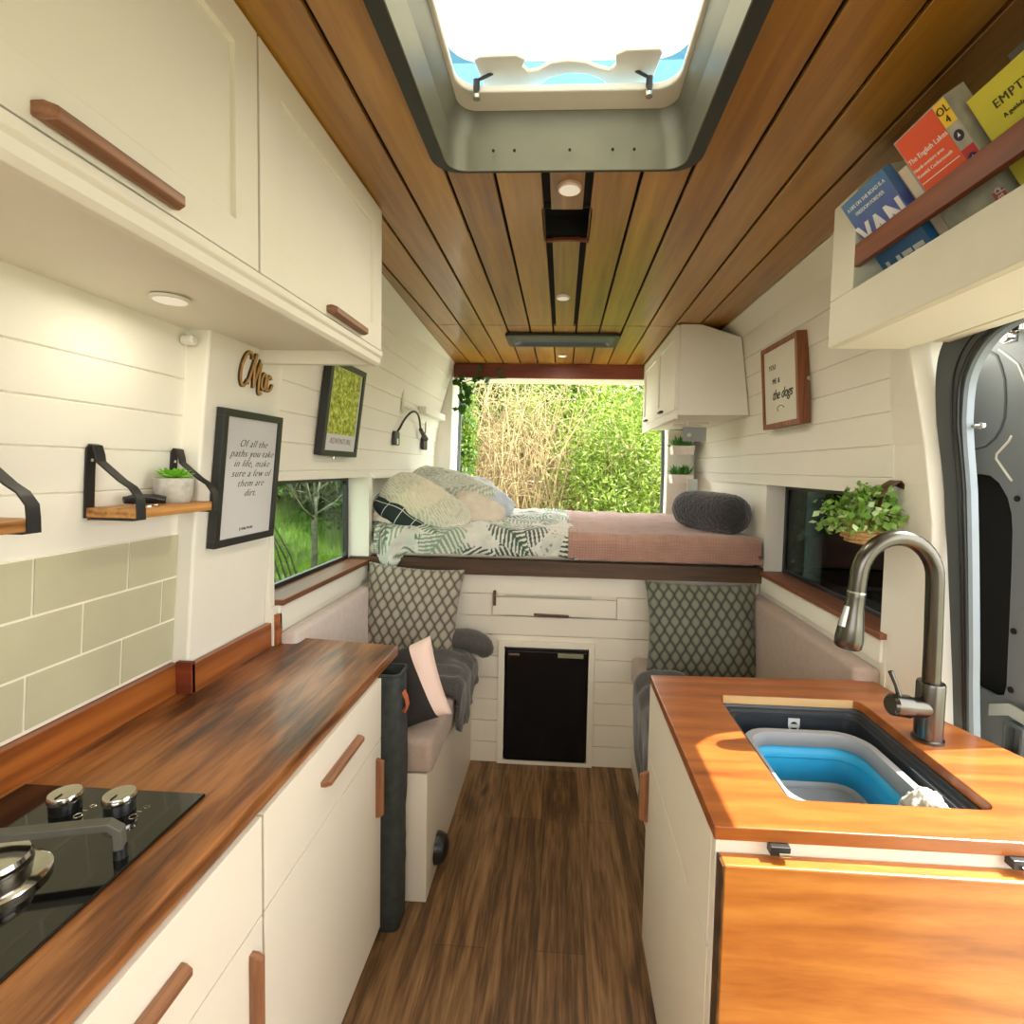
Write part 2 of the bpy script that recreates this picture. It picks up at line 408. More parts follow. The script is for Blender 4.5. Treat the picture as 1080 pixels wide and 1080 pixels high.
def sheet(name, fn, nu, nv, mat, parent=None, thick=.01, col=None, smooth=True, origin=None, sub=0):
    """cloth: fn(u,v) -> xyz over [0,1]^2"""
    vs = [fn(i / nu, j / nv) for j in range(nv + 1) for i in range(nu + 1)]
    fs = [(j * (nu + 1) + i, j * (nu + 1) + i + 1, (j + 1) * (nu + 1) + i + 1, (j + 1) * (nu + 1) + i) for j in range(nv) for i in range(nu)]
    me = bpy.data.meshes.new(name); me.from_pydata(vs, [], fs); me.update()
    if col:
        a = me.color_attributes.new('Col', 'FLOAT_COLOR', 'POINT')
        a.data.foreach_set('color', np.array([col(i / nu, j / nv) for j in range(nv + 1) for i in range(nu + 1)], dtype=np.float32).ravel())
    o = link_mesh(name, me, mat, parent, smooth='all' if smooth else False, origin=origin)
    if thick:
        s = o.modifiers.new('solid', 'SOLIDIFY'); s.thickness = thick; s.offset = -1
    return o

from mathutils import noise as mn
def nz(x, y, z=0.0): return mn.noise(Vector((x, y, z)))

def pillow_mesh(name, w, h, t, mat, parent=None, n=30, pinch=.07, wr=.006, seed=0, col=None, corner=.5, rnd=0.0):
    """square cushion in local XZ, thickness along Y, centred"""
    vs = []; cs = []
    for side in (1, -1):
        for j in range(n + 1):
            for i in range(n + 1):
                u = 2 * i / n - 1; v = 2 * j / n - 1
                e = (max(0, 1 - abs(u) ** 3.0) * max(0, 1 - abs(v) ** 3.0)) ** corner
                x = w / 2 * u * (1 - pinch * (1 - v * v) * abs(u) ** 1.5)
                z = h / 2 * v * (1 - pinch * (1 - u * u) * abs(v) ** 1.5)
                if rnd: x *= 1 - rnd * v * v * (.4 + .6 * abs(u)); z *= 1 - rnd * u * u * (.4 + .6 * abs(v))
                f = wr * (nz(x * 9 + seed, z * 9, side) + .6 * nz(x * 24 + seed, z * 24, side)) * (1 - .2 * e)
                edge = (abs(u) ** 6 + abs(v) ** 6)
                y = side * (t / 2 * e) + f * (min(1, e * 4 + .0)) + (wr * .8) * nz(x * 6, z * 6, seed) * edge
                vs.append((x, y, z))
                if col: cs.append(col(i / n, j / n))
    m = (n + 1) ** 2; fs = []
    for s_ in (0, 1):
        for j in range(n):
            for i in range(n):
                q = [s_ * m + j * (n + 1) + i, s_ * m + j * (n + 1) + i + 1, s_ * m + (j + 1) * (n + 1) + i + 1, s_ * m + (j + 1) * (n + 1) + i]
                fs.append(tuple(q) if s_ == 0 else tuple(q[::-1]))
    me = bpy.data.meshes.new(name); me.from_pydata(vs, [], fs); me.update()
    if col:
        a = me.color_attributes.new('Col', 'FLOAT_COLOR', 'POINT')
        a.data.foreach_set('color', np.array(cs, dtype=np.float32).ravel())
    bm = bmesh.new(); bm.from_mesh(me); bmesh.ops.remove_doubles(bm, verts=bm.verts, dist=.0004)
    bmesh.ops.recalc_face_normals(bm, faces=bm.faces); bm.to_mesh(me); bm.free()
    return link_mesh(name, me, mat, parent, smooth='all')

def place(o, loc, rot):
    o.location = loc; o.rotation_euler = [math.radians(a) for a in rot]; WLOC[o.name] = Vector(loc); return o

def text_mesh(name, body, size, origin, right, up, mat, parent, align='CENTER', shear=0, ext=.0006, space=1.0, bold=0, line=1.0):
    cu = bpy.data.curves.new('t', 'FONT'); cu.body = body; cu.size = size; cu.align_x = align; cu.extrude = ext
    cu.shear = shear; cu.space_character = space; cu.offset = bold; cu.space_line = line; cu.resolution_u = 3
    to = bpy.data.objects.new('t', cu); C.objects.link(to)
    bpy.context.view_layer.update()
    me = bpy.data.meshes.new_from_object(to.evaluated_get(bpy.context.evaluated_depsgraph_get()))
    bpy.data.objects.remove(to); bpy.data.curves.remove(cu)
    r = Vector(right).normalized(); u = Vector(up).normalized(); n = r.cross(u).normalized(); u = n.cross(r)
    Mx = Matrix(((r.x, u.x, n.x, origin[0]), (r.y, u.y, n.y, origin[1]), (r.z, u.z, n.z, origin[2]), (0, 0, 0, 1)))
    me.transform(Mx); me.name = name; me.materials.clear()
    return link_mesh(name, me, mat, parent)

def big_mesh(name, V, F, mats, parent=None, midx=None):
    """V (n,3), F (m,k) numpy arrays"""
    me = bpy.data.meshes.new(name); k = F.shape[1]
    me.vertices.add(len(V)); me.vertices.foreach_set('co', V.astype(np.float32).ravel())
    me.loops.add(F.size); me.loops.foreach_set('vertex_index', F.astype(np.int32).ravel())
    me.polygons.add(len(F)); me.polygons.foreach_set('loop_start', np.arange(0, F.size, k, dtype=np.int32))
    me.polygons.foreach_set('loop_total', np.full(len(F), k, dtype=np.int32))
    for m in mats: me.materials.append(m)
    if midx is not None: me.polygons.foreach_set('material_index', midx.astype(np.int32))
    me.update(); me.validate()
    return link_mesh(name, me, None, parent)

def leaves(P, ln, wd, droop=0.0, rnd=rng):
    """numpy leaf rhombs at points P -> V,F"""
    n = len(P)
    d = rnd.normal(size=(n, 3)); d[:, 2] -= droop; d /= np.linalg.norm(d, axis=1, keepdims=True)
    s = np.cross(d, rnd.normal(size=(n, 3))); s /= np.linalg.norm(s, axis=1, keepdims=True) + 1e-9
    nn = np.cross(d, s)
    L = (ln * rnd.uniform(.6, 1.3, n))[:, None]; W = (wd * rnd.uniform(.7, 1.3, n))[:, None]
    V = np.stack([P, P + d * L * .5 + s * W * .5 + nn * W * .1, P + d * L, P + d * L * .5 - s * W * .5 + nn * W * .1], 1).reshape(-1, 3)
    F = np.arange(4 * n).reshape(n, 4); return V, F

# ================================================================== THE SHELL
YN, YE = -0.7, 3.62           # front and rear ends of the lined body
structure(MB().box((-1.1, YN, -.04), (1.1, 3.84, 0)).build('floor', M['floor']))

# ceiling boards with open joints over a black backing, cut around the roof vent
seams = [-.72, -.66, -.54, -.421, -.303, -.184, -.064, .056, .177, .295, .415, .541, .662, .795]
VX0, VX1, VY0, VY1 = -.305, .285, .52, 1.262
c = MB()
G = .0045
def board(x0, x1, y0, y1, yb=None):
    # a board with a small relieved edge; left-most board follows the taper of the body
    c.box((x0 + G, y0, 2.14), (x1 - G, y1, 2.152))
for x0, x1 in zip(seams[:-1], seams[1:]):
    if x0 == -.72: continue
    if x1 <= VX0 + .02 or x0 >= VX1 + .005:
        parts = [(YN, 2.628), (2.634, YE)]
    elif x0 == -.064:      # centre strip: pocket between 1.46 and 1.65
        parts = [(YN, VY0), (VY1 + .001, 1.462), (1.66, 2.62), (2.634, YE)]
    else:
        parts = [(YN, VY0), (VY1 + .001, 2.628), (2.634, YE)]
    for y0, y1 in parts:
        if x0 == -.064 and 1.2 < y0 < 2.0:
            w = .012
            c.box((x0 + G + w, y0, 2.137), (x1 - G - w, y1, 2.152))
        elif y0 < VY0 and (x0 < VX0 < x1):
            c.box((x0 + G, y0, 2.14), (min(x1 - G, VX0 + .01), y1, 2.152))
        else:
            c.box((x0 + G, y0, 2.14), (x1 - G, y1, 2.152))
# tapering outer board on the left
c.hexa([(-.662, 1.2, 2.14), (-.66 - G, 1.2, 2.14), (-.66 - G, YE, 2.14), (-.768, YE, 2.14),
        (-.662, 1.2, 2.152), (-.66 - G, 1.2, 2.152), (-.66 - G, YE, 2.152), (-.768, YE, 2.152)])
structure(c.build('ceiling', M['ceiling'], bevel=.0018, seg=1))
back = plate([(-1.0, YN), (1.0, YN), (1.0, YE), (-1.0, YE)], [rrect(VX0 + .006, VY0 + .01, VX1 - .006, VY1 - .0, .03), rrect(-.07, 1.465, .063, 1.655, .004)], 'Z', 2.1535, 2.17)
structure(back.build('ceiling', M['void']))
# black pocket in the centre strip, lined dark with a bowed wooden lip
pk = thing('ceiling_pocket', 'small black recessed pocket in the middle ceiling strip', 'pocket', (0, 1.56, 2.14))
q = MB(); q.box((-.07, 1.462, 2.215), (.063, 1.66, 2.222)); q.box((-.0745, 1.462, 2.14), (-.07, 1.66, 2.222)); q.box((.063, 1.462, 2.14), (.0675, 1.66, 2.222))
q.box((-.07, 1.458, 2.14), (.063, 1.462, 2.222)); q.box((-.07, 1.66, 2.14), (.063, 1.664, 2.222)); q.build('lining', M['void'], pk)
q = MB(); q.prism([(-.066 + .132 * i / 12, 1.650 - .012 * math.sin(PI * i / 12)) for i in range(13)] + [(.066 - .132 * i / 12, 1.662 - .012 * math.sin(PI * (12 - i) / 12)) for i in range(13)], 'Z', 2.132, 2.14)
q.build('lip', M['beam'], pk)

def wall_profile(face, zs_groove, out, g=.003, d=.0045):
    """face: [(x,z)...] bottom->top; returns closed polygon with V grooves cut at heights; out = x of the back"""
    pts = []
    def xat(z):
        for (xa, za), (xb, zb) in zip(face[:-1], face[1:]):
            if za <= z <= zb: return xa + (xb - xa) * (z - za) / (zb - za)
        return face[-1][0]
    sg = 1 if out > face[0][0] else -1
    zs = sorted([('c', z) for _, z in face] + [('g', z) for z in zs_groove if face[0][1] < z < face[-1][1]], key=lambda t: t[1])
    for k, z in zs:
        if k == 'c': pts.append((xat(z), z))
        else: pts += [(xat(z - g), z - g), (xat(z) + sg * d, z), (xat(z + g), z + g)]
    pts += [(out, face[-1][1]), (out, face[0][1])]
    return pts
def xl(face, z):
    for (xa, za), (xb, zb) in zip(face[:-1], face[1:]):
        if za <= z <= zb: return xa + (xb - xa) * (z - za) / (zb - za)
    return face[-1][0]
# left wall: kitchen stretch, column, rear stretch with the window niche
LK = [(-1.0, 0), (-.987, .92), (-.965, 1.24), (-.93, 1.74), (-.90, 2.16)]
LC = [(-.96, 0), (-.942, .92), (-.920, 1.24), (-.872, 1.74), (-.83, 2.16)]
LR = [(-.918, 1.36), (-.905, 1.55), (-.87, 1.8), (-.805, 2.03)]
structure(MB().prism(wall_profile(LK, [1.352, 1.44, 1.53, 1.62], -1.08), 'Y', YN, 1.235).build('wall_left', M['white_wall']))
structure(MB().prism(wall_profile(LC, [], -1.09), 'Y', 1.235, 1.575).build('wall_left', M['white_wall'], bevel=.006))
w = MB().prism(wall_profile(LR, [1.392, 1.487, 1.585, 1.68, 1.775, 1.87, 1.96], -1.08), 'Y', 1.575, YE)
w.box((-1.08, 1.575, 0), (-.915, 2.40, .955))                                            # below the sill
w.box((-1.08, 1.575, .955), (-.925, 1.60, 1.36)); w.box((-1.028, 2.362, .955), (-.905, 2.402, 1.36))  # niche jambs
w.box((-1.034, 2.402, 0), (-1.0, YE, 1.36))                                                # wall beside the bed
structure(w.build('wall_left', M['white_wall']))
q = MB()
def tring(xe, y): return [(-.806, y, 2.03), (-.80, y, 2.034), (xe, y, 2.139), (xe, y, 2.152), (-1.08, y, 2.152), (-1.08, y, 2.03)]
q.add(tring(-.680, 1.575) + tring(-.769, YE), [tuple(range(6)), tuple(range(11, 5, -1))] + [(i, (i + 1) % 6, 6 + (i + 1) % 6, 6 + i) for i in range(6)])
structure(q.build('trim_1', M['white_wall']))
structure(MB().box((-.921, 2.402, 1.352), (-.90, 3.60, 1.376)).build('trim_2', M['white_wall'], bevel=.002))
# right wall: from the pillar rearwards
RR = [(.915, 1.365), (.912, 1.70), (.862, 2.075)]
w = MB().prism(wall_profile(RR, [1.412, 1.503, 1.598, 1.692, 1.785, 1.88, 1.97], 1.06), 'Y', 1.47, YE)
w.box((.925, 1.47, 0), (1.06, 2.40, .955)); w.box((.925, 2.362, .955), (1.05, 2.402, 1.365))
w.box((.925, 2.402, 0), (1.06, YE, 1.365))
structure(w.build('wall_right', M['white_wall']))
structure(MB().prism([(.862, 2.075), (.858, 2.08), (.797, 2.139), (.797, 2.152), (1.06, 2.152), (1.06, 2.075)], 'Y', .0, YE).build('trim_3', M['white_wall']))
def bodyx(z): return xl([(1.06, 0), (1.0, .85), (.965, 1.4), (.945, 1.55), (.93, 1.76), (.92, 2.2)], z)
# pillar between the window and the sliding door: flat face, then a facet leaning towards the door seal
PF = [(.955, 0), (.95, .83), (.935, 1.3), (.912, 1.5), (.872, 1.73), (.85, 2.08)]
def pillar_pts(z):
    x = xl(PF, z); return x
w = MB()
zs = [0, .83, 1.3, 1.4, 1.5, 1.6, 1.73, 2.08]
ring = []
for z in zs:
    x = xl(PF, z); wx = xl([(.925, 0), (.925, 1.2), (.915, 1.7), (.862, 2.08)], z)
    ye = 1.335 + .025 * max(0, z - 1.3) / .43
    ring.append([(wx - .002, 1.50, z), (x, ye, z), (x + .045, ye - .008, z), (bodyx(z) + .02, ye - .010, z), (bodyx(z) + .027, ye - .008, z), (1.07, 1.50, z)])
vs = None; n = 6; vs = [p for r in ring for p in r]; fs = [(i * n + k, i * n + (k + 1) % n, (i + 1) * n + (k + 1) % n, (i + 1) * n + k) for i in range(len(zs) - 1) for k in range(n)]
fs += [tuple(range(n)), tuple((len(zs) - 1) * n + k for k in range(n))]
w.add(vs, fs); structure(w.build('wall_right', M['white_wall'], bevel=.004))
# header over the sliding door
w = MB().box((.80, YN, 1.758), (1.0, 1.34, 2.152)); w.box((.80, YN, 1.735), (.86, 1.30, 1.757)); w.box((.885, YN, 1.742), (.925, 1.30, 1.757))
structure(w.build('wall_right', M['white_wall'], bevel=.003))
# arch plate closing the corner of the door opening
arc = []
for i in range(9):
    a = math.radians(90 * i / 8); arc.append((1.105 + .13 * math.sin(a), 1.61 + .13 * math.cos(a)))
# front: cab bulkhead with the windscreen opening
w = plate([(-1.08, 0), (1.06, 0), (1.06, 2.152), (-1.08, 2.152)], [rrect(-.78, 1.12, .78, 1.80, .08)], 'Y', YN - .04, YN)
structure(w.build('wall_front', M['white_wall']))
w = MB().box((1.0, YN, 0), (1.06, .15, 1.76)); structure(w.build('wall_right', M['white_wall']))
# rear frame: beam, pillars, header
structure(MB().prism([(3.592, 2.139), (3.60, 2.045), (3.63, 2.045), (3.63, 2.139)], 'X', -.775, .80).build('trim_4', M['beam'], bevel=.002))
w = MB().box((-1.08, YE, 2.045), (1.06, 3.86, 2.17)); structure(w.build('wall_back', M['white_wall']))
w = MB(); w.prism([(-1.08, .0), (-.80, .0), (-.80, 1.3), (-.785, 2.05), (-1.08, 2.05)], 'Y', YE, 3.84)
structure(w.build('wall_back', M['white_wall'], bevel=.006))
w = MB(); w.prism([(1.06, .0), (.745, .0), (.745, 1.4), (.73, 2.05), (1.06, 2.05)], 'Y', YE, 3.84)
structure(w.build('wall_back', M['white_wall'], bevel=.006))
structure(MB().box((-.80, YE, 0), (.745, 3.84, .88)).build('wall_back', M['white_wall']))
# rubber seals down the rear opening
structure(MB().tube([(-.785, 3.85, .9), (-.785, 3.85, 1.4), (-.772, 3.85, 2.0)], .012).build('trim_5', M['seal'], smooth=True))
structure(MB().tube([(.735, 3.80, .9), (.735, 3.80, 1.4), (.72, 3.80, 2.0)], .012).build('trim_5', M['seal'], smooth=True))

# side windows: glass, black frame, wooden sill
def side_window(nm, x, y0, y1, z0, z1, glass, so):
    t = bpy.data.objects.new(nm, None); C.objects.link(t); t.location = (x, (y0 + y1) / 2, z0); WLOC[t.name] = Vector(t.location); t['kind'] = 'structure'
    fr = plate([(y0, z0), (y1, z0), (y1, z1), (y0, z1)], [rrect(y0 + .025, z0 + .028, y1 - .022, z1 - .018, .02)], 'X', x - .008, x + .012)
    fr.build('window_frame', M['black_plastic'], t, bevel=.002)
    MB().box((x - .002, y0 + .01, z0 + .01), (x + .003, y1 - .01, z1 - .01)).build('pane', glass, t)
    return t
w1 = side_window('window_1', -1.015, 1.60, 2.362, .962, 1.36, M['glass'], 1)
MB().box((-1.03, 1.600, .955), (-.895, 2.362, .974)).build('window_sill', M['sill'], w1, bevel=.002)
w2 = side_window('window_2', 1.015, 1.47, 2.362, .958, 1.365, M['tint_glass'], -1)
MB().box((.905, 1.47, .955), (1.03, 2.362, .972)).build('window_sill', M['sill'], w2, bevel=.002)

# roof vent: black gasket, metal well, added blue sheet tinting the sky gap, translucent lid, lifting plate, latches
rv = bpy.data.objects.new('window_3', None); C.objects.link(rv); rv.location = (0, .9, 2.14); WLOC[rv.name] = Vector(rv.location); rv['kind'] = 'structure'
rv['label'] = 'open roof vent with metal well and translucent white lid'
plate(rrect(VX0 - .016, VY0 - .02, VX1 + .016, VY1 + .003, .06), [rrect(VX0 + .016, VY0 + .02, VX1 - .016, VY1 - .001, .045)], 'Z', 2.126, 2.139).build('gasket', M['gasket'], rv, bevel=.002)
def well(z0, z1, a, b, r0, r1):
    p0 = rrect(VX0 + a, VY0 + a, VX1 - a, VY1 - .003 - a * .1, r0, 14); p1 = rrect(VX0 + b, VY0 + b, VX1 - b, VY1 - .003 - b * .15, r1, 14); n = len(p0)
    q = MB(); q.add([(x, y, z0) for x, y in p0] + [(x, y, z1) for x, y in p1], [(i, (i + 1) % n, n + (i + 1) % n, n + i) for i in range(n)]); return q
def solidify(o, t, off=0):
    s = o.modifiers.new('solid', 'SOLIDIFY'); s.thickness = t; s.offset = off; return o
solidify(well(2.127, 2.205, .016, .022, .045, .045).build('well_lower', M['vent_well'], rv), .004)
solidify(well(2.205, 2.262, .022, .040, .045, .045).build('well_upper', M['vent_well'], rv), .004)
plate(rrect(VX0 + .0, VY0 + .0, VX1 - .0, VY1 + .02, .06), [rrect(VX0 + .052, VY0 + .06, VX1 - .052, VY1 - .072, .05)], 'Z', 2.262, 2.278).build('rim', M['acrylic_grey'], rv, bevel=.004)
plate(rrect(VX0 - .03, VY0 - .02, VX1 + .03, VY1 + .05, .07), [rrect(VX0 + .03, VY0 + .03, VX1 - .03, VY1 - .06, .07)], 'Z', 2.33, 2.335).build('sky_tint_sheet', M['sky_tint'], rv)  # added sheet, colours the sky seen through the vent gap
q = MB()
p0 = rrect(VX0 - .075, VY0 - .02, VX1 + .075, VY1 - .035, .07); p1 = rrect(VX0 + .07, VY0 + .03, VX1 - .07, VY1 - .13, .06); n = len(p0)
q.add([(x, y, 2.352) for x, y in p0] + [(x, y, 2.385) for x, y in p1] , [(i, (i + 1) % n, n + (i + 1) % n, n + i) for i in range(n)] + [tuple(n + i for i in range(n))])
q.build('lid', M['dome'], rv)
hp = [(-.213, 1.150), (-.200, 1.245), (-.192, 1.256), (-.090, 1.262), (-.078, 1.232), (-.049, 1.205), (-.008, 1.192), (.035, 1.196), (.072, 1.215), (.098, 1.258), (.168, 1.252), (.180, 1.24),
      (.192, 1.140), (.186, 1.13), (.112, 1.132), (.092, 1.145), (.096, 1.172), (.085, 1.187), (.062, 1.180), (.030, 1.163), (-.008, 1.157), (-.045, 1.163), (-.075, 1.183), (-.095, 1.187), (-.108, 1.172), (-.100, 1.152), (-.119, 1.140), (-.200, 1.142)]
plate(hp, [], 'Z', 2.300, 2.310).build('lifting_plate', M['acrylic_grey'], rv, bevel=.003)
for sx, dx in ((-.212, .035), (.172, -.03)):
    lt = MB().tube([(sx, 1.188, 2.254), (sx, 1.184, 2.284)], .0075).tube([(sx, 1.184, 2.282), (sx + dx, 1.19, 2.302)], .0035).build('latch', M['black_plastic'], rv, smooth=True)
    MB().lathe([(.0082, 2.246), (.0085, 2.262)], (sx, 1.189, 0), 14).build('latch_cap', M['chrome'], lt, smooth=True)
q = MB()
for sx in (-.18, -.13, .10, .15, 0):
    q.lathe([(.0035, 0), (.0035, .002)], (sx, 1.2405, 2.165), 8, 'Y')
q.build('screw', M['void'], rv)

structure(plate([(-1.1, YN - .04), (1.07, YN - .04), (1.07, 3.86), (-1.1, 3.86)], [rrect(VX0 + .012, VY0 + .02, VX1 - .012, VY1 + .0, .03)], 'Z', 2.235, 2.25).build('roof', M['door_metal']))
# airline rail / shallow black tray across the ceiling
tr = thing('ceiling_vent_tray', 'long black recessed tray set across the ceiling boards', 'tray', (-.015, 2.9, 2.14))
plate(rrect(-.325, 2.76, .295, 3.02, .03), [rrect(-.295, 2.80, .265, 2.99, .03)], 'Z', 2.122, 2.139).build('rim', M['black'], tr, bevel=.003)
p0 = rrect(-.295, 2.80, .265, 2.99, .03); p1 = rrect(-.27, 2.82, .24, 2.97, .03); n = len(p0)
MB().add([(x, y, 2.124) for x, y in p0] + [(x, y, 2.138) for x, y in p1], [(i, (i + 1) % n, n + (i + 1) % n, n + i) for i in range(n)] + [tuple(n + i for i in range(n))]).build('tray', M['tray'], tr)

# round ceiling lights
def spot(x, y, z, r, label, group=None, h=.010):
    t = thing('ceiling_light', label, 'light', (x, y, z), group)
    MB().lathe([(r, z), (r, z - h * .7), (r * .93, z - h), (r * .84, z - h)], (x, y, 0), 28).build('rim', M['acrylic_grey'] if r < .031 or z < 2 else M['rim_pink'], t, smooth=True)
    MB().lathe([(r * .84, z - h), (r * .84, z - h - .0012), (r * .5, z - h - .002)], (x, y, 0), 28).build('diffuser', M['lamp_white'], t, smooth=True)
    return t
M['rim_pink'] = plain('light_rim', (214, 188, 176), .35, .3, var=.02)
spot(.002, 1.345, 2.137, .031, 'round white ceiling light nearest the roof vent')
spot(-.013, 2.18, 2.137, .028, 'round ceiling light between the black pocket and the black tray')
spot(-.017, 3.30, 2.14, .028, 'small round ceiling light beyond the tray beside the rear beam')
spot(-.78, .99, 1.7395, .034, 'round flush light under the white overhead cupboards', h=.006)

# ================================================================== LEFT KITCHEN
FX = -.515
def bar_handle(p0, p1, out, mat, parent, w=.016, d=.022, nm='handle'):
    """wooden bar handle, chamfered section, ends bevelled; out = unit vector away from the door"""
    p0 = Vector(p0); p1 = Vector(p1); o = Vector(out); t = (p1 - p0).normalized(); s = t.cross(o)
    sec = [(-w * .36, 0), (-w * .5, d * .45), (-w * .34, d), (w * .34, d), (w * .5, d * .45), (w * .36, 0)]
    vs = []
    for k, p in enumerate((p0, p1)):
        for a, b in sec: vs.append(p + s * a + o * b + t * ((b * .35) if k == 0 else -(b * .35)))
    n = 6
    return MB().add(vs, [tuple(range(n)), tuple(range(2 * n - 1, n - 1, -1))] + [(i, n + i, n + (i + 1) % n, (i + 1) % n) for i in range(n)]).build(nm, mat, parent, bevel=.0015)

def base_unit(name, label, y0, y1, fronts, group=None):
    t = thing(name, label, 'cabinet', (-.72, (y0 + y1) / 2, 0))
    MB().box((-.93, y0, .0), (FX - .018, y1, .797)).build('body', M['cream'], t)
    for kind, ya, yb, za, zb, h in fronts:
        f = MB().box((FX - .0175, ya + .0015, za + .0015), (FX, yb - .0015, zb - .0015)).build(kind, M['cream'], t, bevel=.001)
        if h: bar_handle((FX, h[0], h[1]), (FX, h[2], h[3]), (1, 0, 0), M['handle_wood'] if h[1] == h[3] else M['handle_wood_v'], f)
    return t
base_unit('base_cabinet', 'cream base cabinet at the far end of the left worktop, drawer over wide door', .852, 1.447,
          [('drawer', .852, 1.447, .615, .797, (1.066, .713, 1.271, .713)), ('door', .852, 1.447, .03, .615, (1.408, .40, 1.408, .575))])
base_unit('base_cabinet', 'cream base cabinet under the black hob with drawer and two doors', -.05, .848,
          [('drawer', .25, .848, .615, .797, (.42, .715, .655, .715)), ('door', .548, .848, .03, .615, (.812, .36, .812, .577)), ('door', .25, .545, .03, .615, None),
           ('drawer', -.05, .247, .615, .797, None), ('door', -.05, .247, .03, .615, None)])
wt = thing('worktop', 'long dark-stained pine worktop on the left cabinets, wooden upstand at the back', 'worktop', (-.75, .8, .798))
wpoly = [(-.523, -.1), (-.523, 1.630), (-.975, 1.695), (-.935, 1.60), (-.935, 1.222), (-.968, 1.222), (-.968, -.1)]
wpoly = [(-.523, -.1), (-.523, 1.625), (-.93, 1.672), (-.93, 1.222), (-.968, 1.222), (-.968, -.1)]
MB().prism(wpoly, 'Z', .798, .83).build('worktop_board', M['worktop'], wt, bevel=.003, origin=(0, 0, .8))
MB().box((-.986, -.1, .798), (-.964, 1.232, .905)).build('upstand', M['upstand'], wt, bevel=.001)
MB().box((-.939, 1.222, .798), (-.921, 1.58, .905)).build('upstand', M['upstand'], wt, bevel=.001)
MB().box((-.963, 1.2195, .8305), (-.921, 1.2325, .912)).build('upstand_end', M['beam'], wt, bevel=.001)
MB().box((-.935, 1.58, .798), (-.905, 1.61, .93)).build('upstand_end', M['upstand'], wt, bevel=.001)

# sage tile splashback: running bond, real tiles on grout
ts = thing('tile_splashback', 'sage green brick-bond tile splashback with white grout above the hob', 'tiles', (-.98, .6, .912))
g = MB().prism([(-.9895, .907), (-.9835, .907), (-.9615, 1.237), (-.9675, 1.237)], 'Y', -.1, 1.2345).build('grout', M['tile_grout'], ts)
q = MB(); rows = [(.912, 1.0185), (1.0185, 1.127), (1.127, 1.237)]
for r, (za, zb) in enumerate(rows):
    off = [1.078, .981, 1.086][r] + .207
    y = off + .207
    while y > -.3:
        y1 = min(y, 1.234); y0 = max(y - .207, -.1)
        if y1 - y0 > .02:
            g_ = .0026; xa = xl(LK, za) ; xb = xl(LK, zb)
            q.hexa([(xa + .0045, y0 + g_, za + g_), (xa + .0065, y0 + g_, za + g_), (xa + .0065, y1 - g_, za + g_), (xa + .0045, y1 - g_, za + g_),
                    (xb + .0045, y0 + g_, zb - g_), (xb + .0065, y0 + g_, zb - g_), (xb + .0065, y1 - g_, zb - g_), (xb + .0045, y1 - g_, zb - g_)])
        y -= .207
q.build('tiles', M['tile'], ts, bevel=.0006)

# hob
hb = thing('gas_hob', 'black glass gas hob with two chrome knobs set in the left worktop', 'hob', (-.78, .5, .83))
MB().box((-.948, .25, .8302), (-.613, .842, .836)).build('glass_plate', M['glass_black'], hb, bevel=.002)
def knob(x, y, a):
    k = MB().lathe([(.0215, .836), (.0215, .853), (.0205, .857)], (x, y, 0), 32).build('knob', M['black_plastic'], hb, smooth=True)
    MB().lathe([(.0225, .854), (.0235, .857), (.0235, .864), (.022, .8662), (.019, .8656)], (x, y, 0), 40).build('knob_cap', M['chrome'], k, smooth=True)
    MB().box((x - .001, y - .017, .8658), (x + .001, y - .005, .8668)).build('pointer', M['black_plastic'], k)
    q = MB()
    for ax, ay, r in ((x + .034, y - .012, .006), (x + .036, y + .012, .004)):
        pts = [(ax + r * math.cos(t), ay + r * math.sin(t), .8362) for t in np.linspace(0, 2 * PI, 14)]
        q.tube(pts, .0007, 4)
    q.box((x + .030, y - .001, .836), (x + .038, y + .001, .8365))
    q.build('marking', M['chrome'], hb)
knob(-.812, .782, 0); knob(-.722, .787, 0)
# burners
def burner(x, y, s):
    b = MB().lathe([(.052 * s, .836), (.052 * s, .842), (.044 * s, .846)], (x, y, 0), 36).build('burner', M['chrome'], hb, smooth=True)
    MB().lathe([(.034 * s, .846), (.036 * s, .860), (.030 * s, .864)], (x, y, 0), 36).build('burner_ring', M['steel'], b, smooth=True)
    MB().lathe([(.033 * s, .864), (.035 * s, .868), (.033 * s, .874), (.02 * s, .876)], (x, y, 0), 36).build('burner_cap', M['chrome'], b, smooth=True)
burner(-.762, .630, 1.18); burner(-.80, .40, .8)
# pan support: square bars that bend down into rubber-shod feet
def support(pts):
    MB().strap(pts, (.25, -.95, .2), .009, .009).build('pan_support', M['support'], hb, bevel=.001)
M['support'] = plain('enamel_support', (92, 90, 80), .45, .2, var=.1)
fx, fy = -.636, .693
def sup(fx, fy, dx, dy):
    pts = [(fx, fy, .850), (fx - dx * .002, fy, .876), (fx - dx * .012, fy - dy * .01, .887), (fx - dx * .16, fy - dy * .10, .889)]
    t = Vector((dx, dy, 0)).normalized()
    s = MB().strap(pts, t.cross(Vector((0, 0, 1))), .018, .012).build('pan_support', M['support'], hb, bevel=.0015)
    MB().lathe([(.0095, .836), (.0085, .853)], (fx, fy, 0), 12).build('foot', M['black_plastic'], s, smooth=True)
sup(fx, fy, 1, .45)
sup(-.90, .55, -1, -.3); sup(-.70, .42, .5, -.9)

